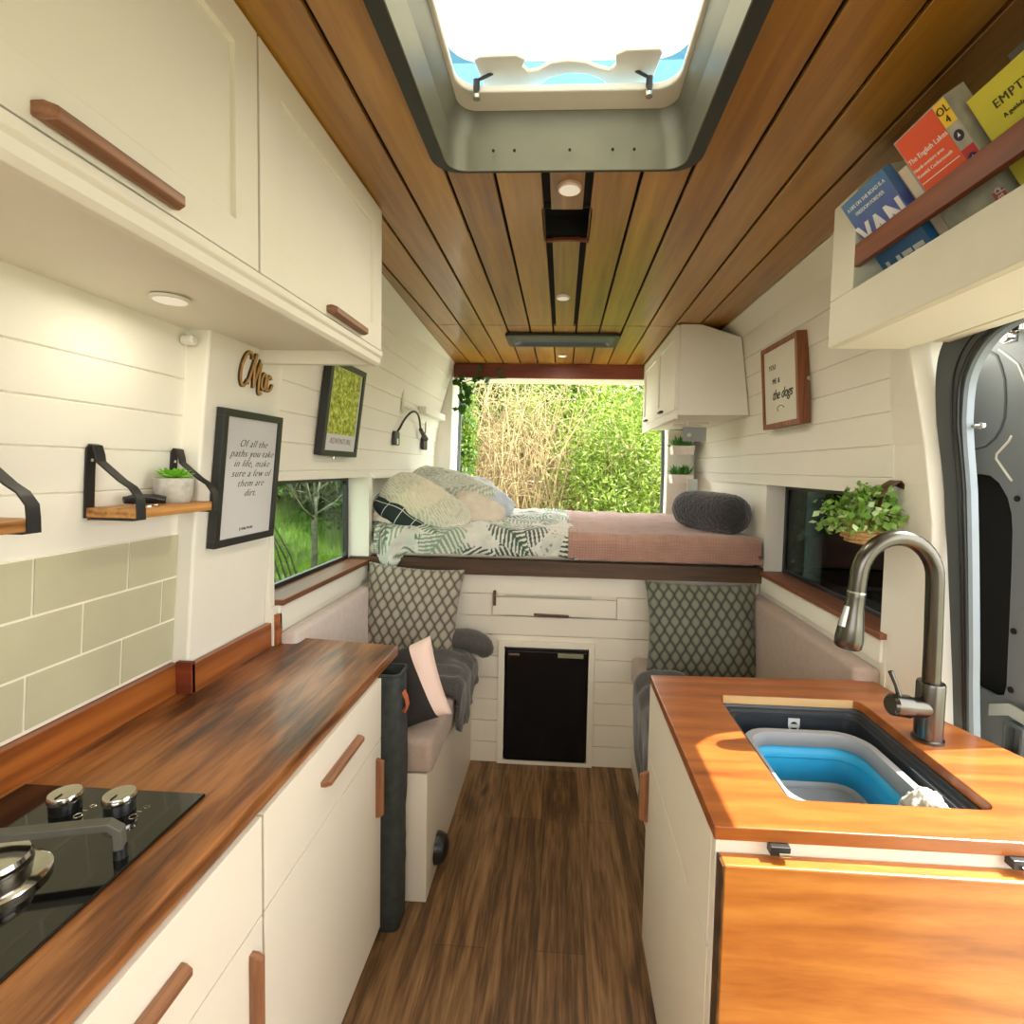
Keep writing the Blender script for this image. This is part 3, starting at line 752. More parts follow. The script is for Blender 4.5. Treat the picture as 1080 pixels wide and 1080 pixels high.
# overhead cupboards (one carcass, two lift-up doors)
oc = thing('overhead_cabinet', 'white overhead cupboard above the left worktop with two lift-up doors', 'cabinet', (-.72, .7, 1.74))
OX = -.525
MB().prism([(-.945, 1.742), (OX - .018, 1.742), (OX - .018, 2.137), (-.905, 2.137)], 'Y', -.1, 1.462).build('body', M['white'], oc, bevel=.001)
q = MB().prism([(OX - .030, 1.702), (OX - .012, 1.700), (OX - .004, 1.708), (OX - .002, 1.722), (OX + .004, 1.728), (OX + .004, 1.741), (OX - .030, 1.7415)], 'Y', -.1, 1.462)
q.box((-.90, 1.440, 1.702), (OX - .031, 1.462, 1.7415))
q.build('lower_rail', M['white'], oc, bevel=.002)
for y0, y1, hy0, hy1 in ((.03, .868, .49, .676), (.872, 1.462, 1.117, 1.314)):
    f = 0.06
    d = plate([(y0 + .001, 1.745), (y1 - .001, 1.745), (y1 - .001, 2.134), (y0 + .001, 2.134)], [[(y0 + f, 1.745 + f), (y1 - f, 1.745 + f), (y1 - f, 2.134 - f), (y0 + f, 2.134 - f)]], 'X', OX - .0175, OX).build('door', M['white'], oc, bevel=.0012)
    MB().box((OX - .0176, y0 + f - .002, 1.745 + f - .002), (OX - .009, y1 - f + .002, 2.134 - f + .002)).build('door_panel', M['white'], d)
    bar_handle((OX, hy0, 1.760), (OX, hy1, 1.760), (1, 0, 0), M['handle_wood'], d, .02, .022)

# little wall sensor
q = thing('door_sensor', 'tiny white button sensor high on the wall beside the wooden letters', 'sensor', (-.915, 1.20, 1.715))
MB().lathe([(.012, -.925), (.012, -.900), (.009, -.897)], (0, 1.215, 1.712), 20, 'X').build('sensor_body', M['acrylic_grey'], q, smooth=True)

# wall shelves
def wall_shelf(label, y0, y1, z, group):
    t = thing('wall_shelf', label, 'shelf', (-.9, (y0 + y1) / 2, z), group)
    xw = xl(LK, z) + .0005; xf = -.848
    MB().box((xw + .003, y0, z - .021), (xf, y1, z - .001)).build('shelf_board', M['shelf_oak'], t, bevel=.0015)
    for yb in (y0 + .008, y1 - .014):
        pts = [(xw + .0025 + .0003, yb, z - .022), (xl(LK, z + .06) + .003, yb, z + .06), (xl(LK, z + .12) + .003, yb, z + .118), (xl(LK, z + .12) + .009, yb, z + .126), (xl(LK, z + .12) + .017, yb, z + .124),
               (xl(LK, z + .12) + .022, yb, z + .105), (xl(LK, z) + .032, yb, z + .092), (xf - .035, yb, z + .055), (xf - .014, yb, z + .042), (xf + .001, yb, z + .022), (xf + .0025, yb, z), (xf + .0025, yb, z - .023), (xf - .006, yb, z - .0235), (xw + .01, yb, z - .0235)]
        b = MB().strap(pts, (0, 1, 0), .021, .0035).build('bracket', M['black'], t, smooth=True)
        MB().lathe([(.004, 0), (.0035, .002)], (xl(LK, z + .1) + .0048, yb, z + .095), 10, 'X').build('screw', M['chrome'], b)
    return t
wall_shelf('small oak wall shelf on black strap brackets holding the succulent', .978, 1.222, 1.322, None)
wall_shelf('small oak wall shelf cut off by the left edge, only its end bracket showing', .53, .79, 1.322, None)
# succulent
sp = thing('succulent_pot', 'green succulent in a round concrete pot on the small oak shelf', 'plant', (-.905, 1.15, 1.3215))
MB().lathe([(.030, 1.3212), (.036, 1.33), (.040, 1.36), (.041, 1.378), (.037, 1.379), (.035, 1.37), (.0, 1.37)], (-.905, 1.15, 0), 36, cap=False).build('pot', M['concrete'], sp, smooth=True)
q = MB()
for k in range(22):
    a = k * 2.399; ring_ = k / 22; L = .05 * (1 - .45 * ring_); el = .12 + ring_ * 1.0
    d = Vector((math.cos(a) * math.cos(el), math.sin(a) * math.cos(el), math.sin(el))); s = Vector((-math.sin(a), math.cos(a), 0)); u = d.cross(s) * -1
    b = Vector((-.905, 1.15, 1.378)); W = .011
    pts = [b, b + d * L * .45 + s * W, b + d * L * .45 - s * W, b + d * L, b + d * L * .45 + u * -.006, b + d * L * .45 + u * .004]
    q.add(pts, [(0, 1, 5), (0, 5, 2), (1, 3, 5), (5, 3, 2), (0, 4, 1), (0, 2, 4), (1, 4, 3), (2, 3, 4)])
q.build('succulent', M['succulent'], sp)
# folded sunglasses and a bunch of keys
sg = thing('folded_sunglasses', 'folded black sunglasses lying on the small oak shelf', 'glasses', (-.905, 1.08, 1.3215))
q = MB(); q.tube([(-.935, 1.045, 1.332), (-.925, 1.06, 1.334), (-.90, 1.085, 1.334), (-.885, 1.10, 1.331)], [.007, .011, .011, .008], 8)
q.build('front_frame', M['black_plastic'], sg, smooth=True)
MB().tube([(-.935, 1.045, 1.338), (-.90, 1.06, 1.341), (-.872, 1.082, 1.332)], .0025, 6).build('temple', M['black_plastic'], sg, smooth=True)
ky = thing('key_bunch', 'small bunch of silver keys beside the sunglasses on the oak shelf', 'keys', (-.89, 1.04, 1.3215))
q = MB()
for a, l in ((.3, .03), (1.0, .028), (-.5, .026)):
    x, y = -.885, 1.035
    q.hexa([(x, y, 1.3215), (x + l * math.cos(a), y + l * math.sin(a), 1.3215), (x + l * math.cos(a) - .006 * math.sin(a), y + l * math.sin(a) + .006 * math.cos(a), 1.3215), (x - .006 * math.sin(a), y + .006 * math.cos(a), 1.3215),
            (x, y, 1.324), (x + l * math.cos(a), y + l * math.sin(a), 1.324), (x + l * math.cos(a) - .006 * math.sin(a), y + l * math.sin(a) + .006 * math.cos(a), 1.324), (x - .006 * math.sin(a), y + .006 * math.cos(a), 1.324)])
q.build('key', M['chrome'], ky)
MB().tube([(-.885 + .011 * math.cos(t), 1.028 + .011 * math.sin(t), 1.3235) for t in np.linspace(0, 2 * PI, 18)], .0013, 6).build('key_ring', M['chrome'], ky, smooth=True)

# framed quote on the column, leaning with it
def frame_on(name, label, face, y0, y1, z0, z1, side, fw, depth, fmat, pmat, gap=.001, ytilt=0):
    """frame lying against a leaning wall; side=+1 faces +X (left wall). Returns thing and a function giving points on its face"""
    xb, xt = face(z0), face(z1)
    up = Vector((xt - xb, ytilt, z1 - z0)); H = up.length; up.normalize(); rt = Vector((0, side * -1.0, 0)) * -1
    rt = Vector((0, 1, 0)); nrm = rt.cross(up) if side < 0 else up.cross(rt)
    nrm = Vector((side, 0, -side * up.x / max(up.z, 1e-6))).normalized()
    org = Vector((xb + side * gap, y0, z0))
    W = y1 - y0
    def pt(a, b, c): return org + rt * a + up * b + nrm * c
    t = thing(name, label, 'picture frame', org)
    q = MB()
    for (a0, b0, a1, b1) in ((0, 0, W, fw), (0, H - fw, W, H), (0, fw, fw, H - fw), (W - fw, fw, W, H - fw)):
        q.hexa([pt(a0, b0, 0), pt(a1, b0, 0), pt(a1, b1, 0), pt(a0, b1, 0), pt(a0, b0, depth), pt(a1, b0, depth), pt(a1, b1, depth), pt(a0, b1, depth)])
    q.build('frame', fmat, t, bevel=.001)
    MB().hexa([pt(fw, fw, .002), pt(W - fw, fw, .002), pt(W - fw, H - fw, .002), pt(fw, H - fw, .002), pt(fw, fw, depth - .006), pt(W - fw, fw, depth - .006), pt(W - fw, H - fw, depth - .006), pt(fw, H - fw, depth - .006)]).build('print', pmat, t)
    return t, pt, rt, up, nrm, W, H
ft, pt, rt, up, nrm, W, H = frame_on('picture_frame', 'black framed handwritten quote hanging on the white column', lambda z: xl(LC, z) + .001, 1.278, 1.553, 1.192, 1.560, 1, .020, .022, M['black'], M['paper'])
def lettering(body, a, b, size, pt, rt, up, parent, depth, side, mat=None, shear=.35, space=1.0, nm='lettering', bold=0):
    r = rt * side
    return text_mesh(nm, body, size, pt(a, b, depth), r, up, mat or M['ink'], parent, shear=shear, space=space, bold=bold or -.0007)
for k, line in enumerate(['Of all the', 'paths you take', 'in life, make', 'sure a few of', 'them are', 'dirt.']):
    lettering(line, W * .52, H * (.735 - .075 * k), .030, pt, rt, up, ft, .0165, 1, shear=.5, space=1.12)
lettering('JOHN MUIR', W * .5, H * .10, .012, pt, rt, up, ft, .0165, 1, shear=0)
# wooden word on the column
cm = thing('wooden_word_sign', 'small cut-out wooden script word reading CMac above the framed quote', 'sign', (xl(LC, 1.67) + .003, 1.45, 1.67))
def cpt(a, b):  # a along +Y, b up, on the column face
    z = 1.622 + b * 1.0; return Vector((xl(LC, z) + .0045, 1.352 + a * 1.12, z))
strokes = [[(.045, .083), (.044, .095), (.034, .101), (.020, .090), (.008, .062), (.004, .030), (.010, .010), (.020, .008), (.034, .025)],
           [(.034, .014), (.045, .05), (.062, .102)], [(.062, .102), (.056, .055), (.058, .006)], [(.058, .01), (.070, .055), (.086, .099)], [(.086, .099), (.080, .05), (.079, .008), (.084, -.006), (.092, -.003)],
           [(.109, .046), (.101, .055), (.092, .042), (.090, .018), (.097, .009), (.105, .018), (.111, .052)], [(.111, .055), (.108, .022), (.111, .009), (.118, .012)], [(.132, .043), (.126, .052), (.117, .040), (.115, .018), (.123, .009), (.135, .018), (.140, .030)]]
q = MB(); qb = MB()
for s in strokes:
    s2 = []
    for i in range(len(s) - 1):
        for k in range(4):
            t_ = k / 4; p0 = s[max(i - 1, 0)]; p1 = s[i]; p2 = s[i + 1]; p3 = s[min(i + 2, len(s) - 1)]
            s2.append(tuple(.5 * (2 * p1[j] + (p2[j] - p0[j]) * t_ + (2 * p0[j] - 5 * p1[j] + 4 * p2[j] - p3[j]) * t_ ** 2 + (-p0[j] + 3 * p1[j] - 3 * p2[j] + p3[j]) * t_ ** 3) for j in (0, 1)))
    s2.append(s[-1])
    q.strap([cpt(a, b) + Vector((.0016, 0, 0)) for a, b in s2], (0, -.35, .94), .0001, .0001) if False else q.tube([cpt(a, b) + Vector((.0015, 0, 0)) for a, b in s2], .0042, 6)
    qb.tube([cpt(a, b) + Vector((-.0012, 0, 0)) for a, b in s2], .0054, 6)
q.build('letter_face', M['letter_wood'], cm, smooth=True); qb.build('letter_edge', M['bed_wood'], cm, smooth=True)

# ================================================================== LEFT SIDE, BEHIND THE COLUMN
LRf = lambda z: xl(LR, z)
ft, pt, rt, up, nrm, W, H = frame_on('picture_frame', 'black framed picture with painted plant reflection hanging below the overhead cupboard end', LRf, 1.835, 2.155, 1.452, 1.81, 1, .022, .030, M['black'], M['paper'])
# plants reflected in the glass, painted as green mottling, caption line under it
m, nt, p = new_mat('plant_reflection')
v = tex_coord(nt)
n1 = noise(nt, v, 48, 6, .8); n2 = noise(nt, v, 5, 2)
cc = ramp(nt, n1, [(.36, lin((50, 60, 16))), (.48, lin((150, 156, 34))), (.56, lin((196, 204, 90))), (.66, lin((236, 236, 200)))])
nt.links.new(cc, p.inputs['Base Color']); p.inputs['Roughness'].default_value = .3
M['print'] = m
def quadbox(pt, a0, a1, b0, b1, c0, c1):
    return MB().hexa([pt(a0, b0, c0), pt(a1, b0, c0), pt(a1, b1, c0), pt(a0, b1, c0), pt(a0, b0, c1), pt(a1, b0, c1), pt(a1, b1, c1), pt(a0, b1, c1)])
quadbox(pt, .036, W - .036, .085, H - .024, .0241, .0246).build('painted_reflection', M['print'], ft)
lettering('ADVENTURE', W * .5, .048, .034, pt, rt, up, ft, .0246, 1, shear=0, mat=plain('caption_grey', (130, 130, 112), .8))
MB().tube([pt(W * .45, -.004, .012), pt(W * .45, -.012, .012)], .003, 8).build('frame_catch', M['chrome'], ft)

# gooseneck reading lamp and a charger dock on the panelling
def onL(y, z, o=0): return Vector((LRf(z) + o, y, z))
lp = thing('reading_lamp', 'black gooseneck reading lamp curving over the bed from the left wall', 'lamp', onL(2.70, 1.56))
x0 = LRf(1.56)
MB().box((x0 + .001, 2.67, 1.525), (x0 + .022, 2.745, 1.60)).build('wall_mount', M['black'], lp, bevel=.006)
MB().box((x0 + .022, 2.695, 1.53), (x0 + .024, 2.715, 1.56)).build('switch', M['acrylic_grey'], lp)
pts = []
for i in range(15):
    a = PI * (1 - i / 14) ; pts.append((LRf(1.62) + .03 + .03 * math.sin(a), 2.93 - .20 * math.cos(PI - a) * -1 * -1, 1.635 + .10 * math.sin(a)))
pts = [(x0 + .015, 2.715, 1.595)] + [(x0 + .03 + .03 * math.sin(PI * i / 14), 2.72 + .40 * i / 14, 1.62 + .105 * math.sin(PI * (i / 14) ** .85)) for i in range(14)]
MB().tube(pts, .006, 8).build('gooseneck', M['black'], lp, smooth=True)
hd = pts[-1]
MB().tube([hd, (hd[0] + .004, hd[1] + .05, hd[2] - .03), (hd[0] + .008, hd[1] + .10, hd[2] - .055)], [.011, .014, .015], 14).build('lamp_head', M['black'], lp, smooth=True)
x1 = LRf(1.58)
cd = thing('charging_dock', 'small black charging dock with short cable beside the reading lamp', 'socket', (x1, 3.25, 1.56))
MB().box((x1 + .001, 3.215, 1.52), (x1 + .024, 3.295, 1.605)).build('dock_body', M['black'], cd, bevel=.006)
MB().tube([(x1 + .014, 3.25, 1.60), (x1 + .02, 3.255, 1.64), (x1 + .018, 3.27, 1.70)], .0035, 8).build('cable', M['black'], cd, smooth=True)
# white bracket rail above the lamp
br = thing('wall_rail', 'thin white bracket and rail fixed above the reading lamp', 'rail', onL(2.9, 1.76))
xx = LRf(1.77)
MB().box((xx + .002, 2.74, 1.70), (xx + .012, 2.755, 1.83)).build('upright', M['shelf_paint'], br)
MB().box((xx + .002, 2.755, 1.735), (xx + .012, 3.08, 1.748)).build('arm', M['shelf_paint'], br)
MB().box((xx + .004, 3.06, 1.735), (xx + .05, 3.56, 1.775)).build('rail', M['white'], br, bevel=.003)
# ivy garland at the rear corner
iv = thing('ivy_garland', 'trailing green ivy garland pinned at the left rear corner of the ceiling', 'plant', (-.76, 3.57, 2.0))
P = []
path = [Vector((-.765, 3.55, 2.035)), Vector((-.70, 3.57, 2.0)), Vector((-.69, 3.58, 1.93)), Vector((-.70, 3.58, 1.86)), Vector((-.715, 3.58, 1.78))]
path2 = [Vector((-.70, 3.57, 2.0)), Vector((-.62, 3.585, 2.03)), Vector((-.52, 3.59, 2.035)), Vector((-.40, 3.59, 2.04))]
MB().tube(path, .003, 5).tube(path2, .003, 5).build('stem', M['ivy'], iv)
for pth, k in ((path, 60), (path2, 16)):
    for _ in range(k):
        i = rng.integers(0, len(pth) - 1); t = rng.random(); q_ = pth[i].lerp(pth[i + 1], t); P.append(np.array(q_) + rng.normal(0, .014, 3) * np.array([1, .6, 1]))
V, F = leaves(np.array(P), .055, .046); lf = big_mesh('ivy_leaves', V, F, [M['ivy']], iv)

# bench seats
def bench(label, x0, x1, y0, y1, side, backmat, seatmat, ztop):
    t = thing('bench_seat', label, 'bench', ((x0 + x1) / 2, (y0 + y1) / 2, 0))
    MB().box((x0, y0, 0), (x1, y1, ztop)).build('bench_box', M['cream'], t, bevel=.002)
    return t
bl = bench('white boxed bench on the left with beige seat cushion and pale backrest', -.908, -.410, 1.575, 2.384, 1, None, None, .43)
MB().box((-.80, 1.565, .431), (-.392, 2.384, .545)).build('seat_cushion', M['pink_fabric'], bl, bevel=.022, seg=4, smooth='all')
MB().hexa([(-.913, 1.60, .54), (-.815, 1.60, .54), (-.815, 2.355, .54), (-.913, 2.355, .54), (-.913, 1.60, .868), (-.855, 1.60, .868), (-.855, 2.355, .868), (-.913, 2.355, .868)]).build('backrest_cushion', M['seat_light'], bl, bevel=.018, seg=4, smooth='all')
structure(MB().box((-.9145, 1.60, .885), (-.905, 2.362, .955)).build('trim_6', M['white_wall'], bevel=.001))
vt = MB().lathe([(.052, 0), (.050, .012), (.042, .030), (.022, .040), (0, .042)], (-.4095, 1.712, .082), 28, 'X', cap=False).build('warm_air_outlet', M['black_plastic'], None, smooth=True)
tag(vt, 'round black air outlet low on the side of the left bench', 'vent')
br_ = bench('white boxed bench on the right with beige seat cushion and brown backrest', .362, .923, 1.480, 2.384, -1, None, None, .43)
MB().box((.345, 1.482, .431), (.82, 2.384, .545)).build('seat_cushion', M['pink_fabric'], br_, bevel=.022, seg=4, smooth='all')
MB().hexa([(.830, 1.482, .54), (.924, 1.482, .54), (.924, 2.355, .54), (.830, 2.355, .54), (.846, 1.482, .868), (.924, 1.482, .868), (.924, 2.355, .868), (.846, 2.355, .868)]).build('backrest_cushion', M['pink_fabric'], br_, bevel=.016, seg=4, smooth='all')
structure(MB().box((.915, 1.482, .885), (.9245, 2.362, .955)).build('trim_7', M['white_wall'], bevel=.001))

# printed cushions
cu = thing('printed_cushion', 'grey cushion with ogee print standing on the left bench against the bed panel', 'cushion', (0, 0, 0))
b = pillow_mesh('cushion_cover', .44, .44, .13, M['ogee'], cu, n=40, wr=.012, seed=3)
place(cu, (-.665, 2.245, .748), (-14, 4, 4))
cu = thing('printed_cushion', 'darker green-grey ogee print cushion standing on the right bench', 'cushion', (0, 0, 0))
b = pillow_mesh('cushion_cover', .48, .42, .13, M['ogee_dark'], cu, n=40, wr=.016, seed=8)
place(cu, (.622, 2.235, .725), (-14, -1, -5))
# blush and black cushion
m, nt, p = new_mat('blush_stripe_cushion')
v = tex_coord(nt); s_ = nt.nodes.new('ShaderNodeSeparateXYZ'); nt.links.new(v, s_.inputs[0])
st = ramp(nt, mth(nt, 'ADD', s_.outputs[0], mth(nt, 'MULTIPLY_ADD', s_.outputs[2], .12, .5)), [(.0, lin((44, 40, 38))), (.572, lin((232, 204, 190))), (.66, lin((60, 56, 54)))])
st.node.color_ramp.interpolation = 'CONSTANT'
nt.links.new(st, p.inputs['Base Color']); p.inputs['Roughness'].default_value = .9; bump(nt, p, noise(nt, v, 200, 3), .3)
M['stripe'] = m
cu = thing('striped_cushion', 'black cushion with a broad blush pink stripe leaning behind the dark fabric bag', 'cushion', (0, 0, 0))
pillow_mesh('cushion_cover', .27, .27, .12, M['stripe'], cu, n=30, wr=.006, seed=5)
place(cu, (-.525, 1.69, .66), (-22, -20, 8))

# throws on the benches
def throw_left(u, v):
    # u: across from wall to aisle and over the edge, v: along the bench
    L = [(-.70, .585), (-.60, .60), (-.50, .615), (-.43, .615), (-.385, .60), (-.360, .565), (-.358, .50), (-.362, .43), (-.368, .37)]
    k = u * (len(L) - 1); i = min(int(k), len(L) - 2); f = k - i
    x = L[i][0] * (1 - f) + L[i + 1][0] * f; z = L[i][1] * (1 - f) + L[i + 1][1] * f
    y = 1.86 + .40 * v + .02 * nz(u * 5, v * 2, 7)
    hang = max(0, u - .55) / .45
    z += hang * (.10 * abs(v - .45) ** 1.0 + .02 * nz(v * 7, 1, 2)) * 1.2
    w = .009 * math.sin(v * 20 + 3 * nz(u * 2, v * 3)) + .014 * nz(u * 6, v * 6, 1)
    x += w * hang; z += w * (1 - hang)
    edge = min(v, 1 - v)
    if edge < .12: z -= (1 - (edge / .12)) ** 2 * .05 * (1 - hang)
    return (x, y, z)
o = sheet('throw_blanket', throw_left, 60, 50, M['throw'], thick=.016)
tag(o, 'crumpled charcoal throw draped over the edge of the left bench seat', 'blanket')
q = MB()
pts = [(-.56, 2.25, .62), (-.46, 2.265, .635), (-.38, 2.27, .63), (-.325, 2.262, .605), (-.315, 2.255, .56)]
o = MB().tube(pts, [.045, .055, .058, .05, .03], 16).build('rolled_throw', M['throw'], None, smooth='all', subsurf=1)
tag(o, 'end of a dark grey roll of blanket poking out beside the left printed cushion', 'blanket')
def throw_right(u, v):
    L = [(.52, .565), (.45, .572), (.40, .575), (.355, .565), (.328, .53), (.322, .47), (.325, .40), (.332, .32), (.34, .24), (.345, .17)]
    k = u * (len(L) - 1); i = min(int(k), len(L) - 2); f = k - i
    x = L[i][0] * (1 - f) + L[i + 1][0] * f; z = L[i][1] * (1 - f) + L[i + 1][1] * f
    hang = max(0, u - .4) / .6
    y0 = 1.60 ; y = y0 + (.50 - .24 * hang) * v + .10 * hang
    w = .010 * math.sin(v * 20 + 2 * nz(u * 2, v * 3)) + .012 * nz(u * 7, v * 7, 3)
    return (x + w * hang, y, z + w * (1 - hang))
o = sheet('throw_blanket', throw_right, 50, 34, M['throw'], thick=.014)
tag(o, 'dark throw hanging over the edge of the right bench behind the sink cabinet', 'blanket')

# tall denim laundry bag between cabinet and bench
bg = thing('laundry_bag', 'tall dark denim laundry bag with tan leather tab at the end of the cabinet', 'bag', (-.69, 1.51, 0))
n = 26; vs = []; per = rrect(-.905, 1.462, -.468, 1.552, .02, 5); m_ = len(per); zs = np.linspace(.0, .795, n)
for z in zs:
    for (x, y) in per:
        wv = .006 * nz(x * 8, y * 8 + z * 7, 4) + .003 * nz(x * 20, z * 20, 1)
        vs.append((x + (wv if x > -.6 else 0), min(y + wv * .4, 1.558), z))
q = MB().add(vs, [(i * m_ + k, i * m_ + (k + 1) % m_, (i + 1) * m_ + (k + 1) % m_, (i + 1) * m_ + k) for i in range(n - 1) for k in range(m_)] + [tuple(range(m_))])
o = q.build('bag_body', M['denim'], bg, smooth='all'); solidify(o, .004)
MB().tube([(p_[0], p_[1], .795) for p_ in per] + [(per[0][0], per[0][1], .795)], .005, 8).build('rim', M['denim'], bg, smooth='all')
pts = [(-.466, 1.50, .735), (-.456, 1.50, .715), (-.452, 1.50, .69), (-.458, 1.50, .672), (-.465, 1.50, .68)]
MB().strap(pts, (0, 1, 0), .026, .003).build('leather_tab', M['leather'], bg, smooth=True)

# ================================================================== BED
bp = thing('bed_base', 'white planked bed base spanning the van with drawer and thick wooden front edge', 'bed', (0, 2.39, 0))
# planked front with openings for fridge
zb = [0, .10, .205, .31, .415, .52, .625, .715, .82, .915]
q = MB()
for za, zc in zip(zb[:-1], zb[1:]):
    segs = [(-.995, .922)]
    if za < .60: segs = [(-.995, -.262), (.150, .922)]
    if za < .60 < zc: segs = [(-.995, -.262), (.150, .922)]
    if za >= .71 and zc <= .825: segs = [(-.995, -.317), (.271, .922)]
    for a, b_ in segs: q.box((a, 2.386, za + .0012), (b_, 2.402, zc - .0012))
q.box((-.262, 2.3865, .5725), (.150, 2.402, .6238))
q.build('plank_front', M['cream'], bp, bevel=.0012)
MB().box((-.9945, 2.4025, .0), (-.262, 3.6, .905)).build('bed_carcass', M['cream'], bp)
MB().box((.150, 2.4025, .0), (.92, 3.6, .905)).build('bed_carcass', M['cream'], bp)
MB().box((-.262, 2.42, .60), (.150, 3.6, .905)).build('bed_carcass', M['cream'], bp)
MB().box((-.262, 2.9, .0), (.150, 3.6, .60)).build('bed_carcass', M['cream'], bp)
dr = MB().box((-.314, 2.378, .724), (.268, 2.402, .806)).build('drawer', M['cream'], bp, bevel=.0015)
bar_handle((-.118, 2.378, .731), (.048, 2.378, .727), (0, -1, 0), M['sill_dark'], dr, .013, .014)
bar_handle((-.304, 2.378, .765), (-.304, 2.378, .840), (0, -1, 0), M['sill_dark'], dr, .014, .014, 'drawer_catch')
MB().box((-.995, 2.350, .916), (.922, 2.43, .986)).build('front_edge', M['bed_wood'], bp, bevel=.002)
MB().box((-.995, 2.43, .906), (.922, 3.6, .93)).build('slat_base', M['cream'], bp)
ms = MB().box((-.988, 2.375, .9865), (.918, 3.595, 1.055)).build('mattress', M['linen'], None, bevel=.03, seg=4, smooth='all')
tag(ms, 'cream mattress lying on the bed base under the fern duvet and pink blanket', 'mattress')

# fridge in a white surround
fr = thing('fridge', 'small black fridge built into the bed base panel', 'fridge', (-.055, 2.6, 0))
MB().box((-.243, 2.400, .03), (.136, 2.80, .566)).build('fridge_body', M['black_plastic'], fr)
fd = MB().box((-.245, 2.372, .022), (.138, 2.3995, .556)).build('fridge_door', M['fridge'], fr, bevel=.004, seg=3)
MB().box((-.245, 2.378, .558), (.138, 2.3995, .567)).build('control_strip', M['black_plastic'], fr, bevel=.001)
text_mesh('badge', 'DOMETIC', .012, (-.207, 2.3714, .533), (1, 0, 0), (0, 0, 1), M['chrome'], fd, bold=.0006)
MB().box((.000, 2.3695, .528), (.120, 2.3718, .549)).build('door_glint', plain('fridge_glint', (150, 150, 120), .3, .4), fd, bevel=.001)  # bright reflection on the door, painted as a pale strip
fs = plate([(-.283, .002), (.173, .002), (.173, .600), (-.283, .600)], [[(-.252, .020), (.145, .020), (.145, .571), (-.252, .571)]], 'Y', 2.372, 2.386).build('fridge_surround', M['cream'], None, bevel=.0015)
tag(fs, 'white picture-frame surround around the black fridge', 'frame')
MB()

# fern print duvet
def fern_color(x, y):
    """cotton print: cream ground, grey-green fern fronds"""
    base = np.array(lin((214, 214, 202))[:3]); colr = base.copy()
    for (fx_, fy_, ang, L, wd, col, curv) in FERNS:
        dx, dy = x - fx_, y - fy_
        ca, sa = math.cos(ang), math.sin(ang)
        a = dx * ca + dy * sa; b_ = -dx * sa + dy * ca
        b_ -= curv * a * a
        if 0 < a < L:
            w = wd * (math.sin(PI * min(1, (a / L) ** .7 * .92 + .06))) ** .8
            if abs(b_) < .0035: return np.array(col)
            if abs(b_) < w:
                s = (a - abs(b_) * .75) / .025; f = s - math.floor(s)
                return np.array(col) if f < .72 * (1 - .45 * abs(b_) / w) else base
    n_ = nz(x * 9, y * 9, 3)
    if n_ > .28: colr = colr * .86
    if nz(x * 55, y * 55, 9) > .36 and nz(x * 5 + 3, y * 5, 2) > .22: colr = np.array(lin((120, 130, 124))[:3])
    return colr
FERNS = []
r_ = random.Random(4)
gcols = [lin((64, 88, 74))[:3], lin((96, 124, 96))[:3], lin((44, 66, 58))[:3], lin((130, 152, 130))[:3]]
for i in range(7):
    for j in range(7):
        FERNS.append((-1.1 + i * .2 + r_.uniform(-.05, .05), 2.15 + j * .215 + r_.uniform(-.05, .05), r_.uniform(0, 6.28), r_.uniform(.24, .36), r_.uniform(.06, .10), r_.choice(gcols), r_.uniform(-.9, .9)))
def bed_prof(t):
    """distance along the cloth from its front hem -> (y,z)"""
    r = .05
    if t < .06: return 2.352, 1.0 + t
    if t < .06 + r * PI / 2:
        a = (t - .06) / r; return 2.352 + r * (1 - math.cos(a)), 1.06 + r * math.sin(a)
    return 2.352 + r + (t - .06 - r * PI / 2), 1.06 + r
def duvet(u, v):
    x = -.955 + u * 1.02; t = v * 1.33
    if x < -.86: x = -.86 + (x + .86) * 1.0
    y, z = bed_prof(t)
    top = min(1, max(0, (t - .08) / .15))
    edge = min(1, (1 - u) / .06)
    puff = min(1, (1 - u) / .08 + .1) * (.030 * (nz(x * 4, y * 4, 1)) + .016 * nz(x * 11, y * 9, 2) + .008 * nz(x * 26, y * 20, 5)) * top + .012 * top
    front = (1 - top) * (.010 * math.sin(x * 38 + 2 * nz(x * 5, 3)) + .006 * nz(x * 30, t * 12, 3))
    z += puff + .01 * (1 - (1 - edge) ** 2) + max(0, 3.62 - 3.62) 
    if x < -.55: z += .03 * min(1, (-.55 - x) / .2) * top
    y -= front + .004
    z = max(z, .992)
    hemdrop = 0
    if t < .06:
        # left corner slips down over the wooden edge
        k = max(0, 1 - abs(x + .80) / .085); k = k * k * (3 - 2 * k)
        f = 1 - t / .06
        z -= k * .105 * f; y -= k * .018
        # uneven hem
        z += f * .012 * nz(x * 12, 1, 7)
        z = max(z, .992) if k < .05 else z
    return (max(min(x, .065), -.93 if y > 2.41 else -.862), min(y, 3.60), z)
def dcol(u, v):
    c_ = fern_color(-.955 + u * 1.02, 2.2 + v * 1.33); return (float(c_[0]), float(c_[1]), float(c_[2]), 1)
o = sheet('fern_duvet', duvet, 260, 300, M['fern'], thick=.012, col=dcol)
tag(o, 'cream duvet printed with green fern fronds on the left half of the bed', 'duvet')
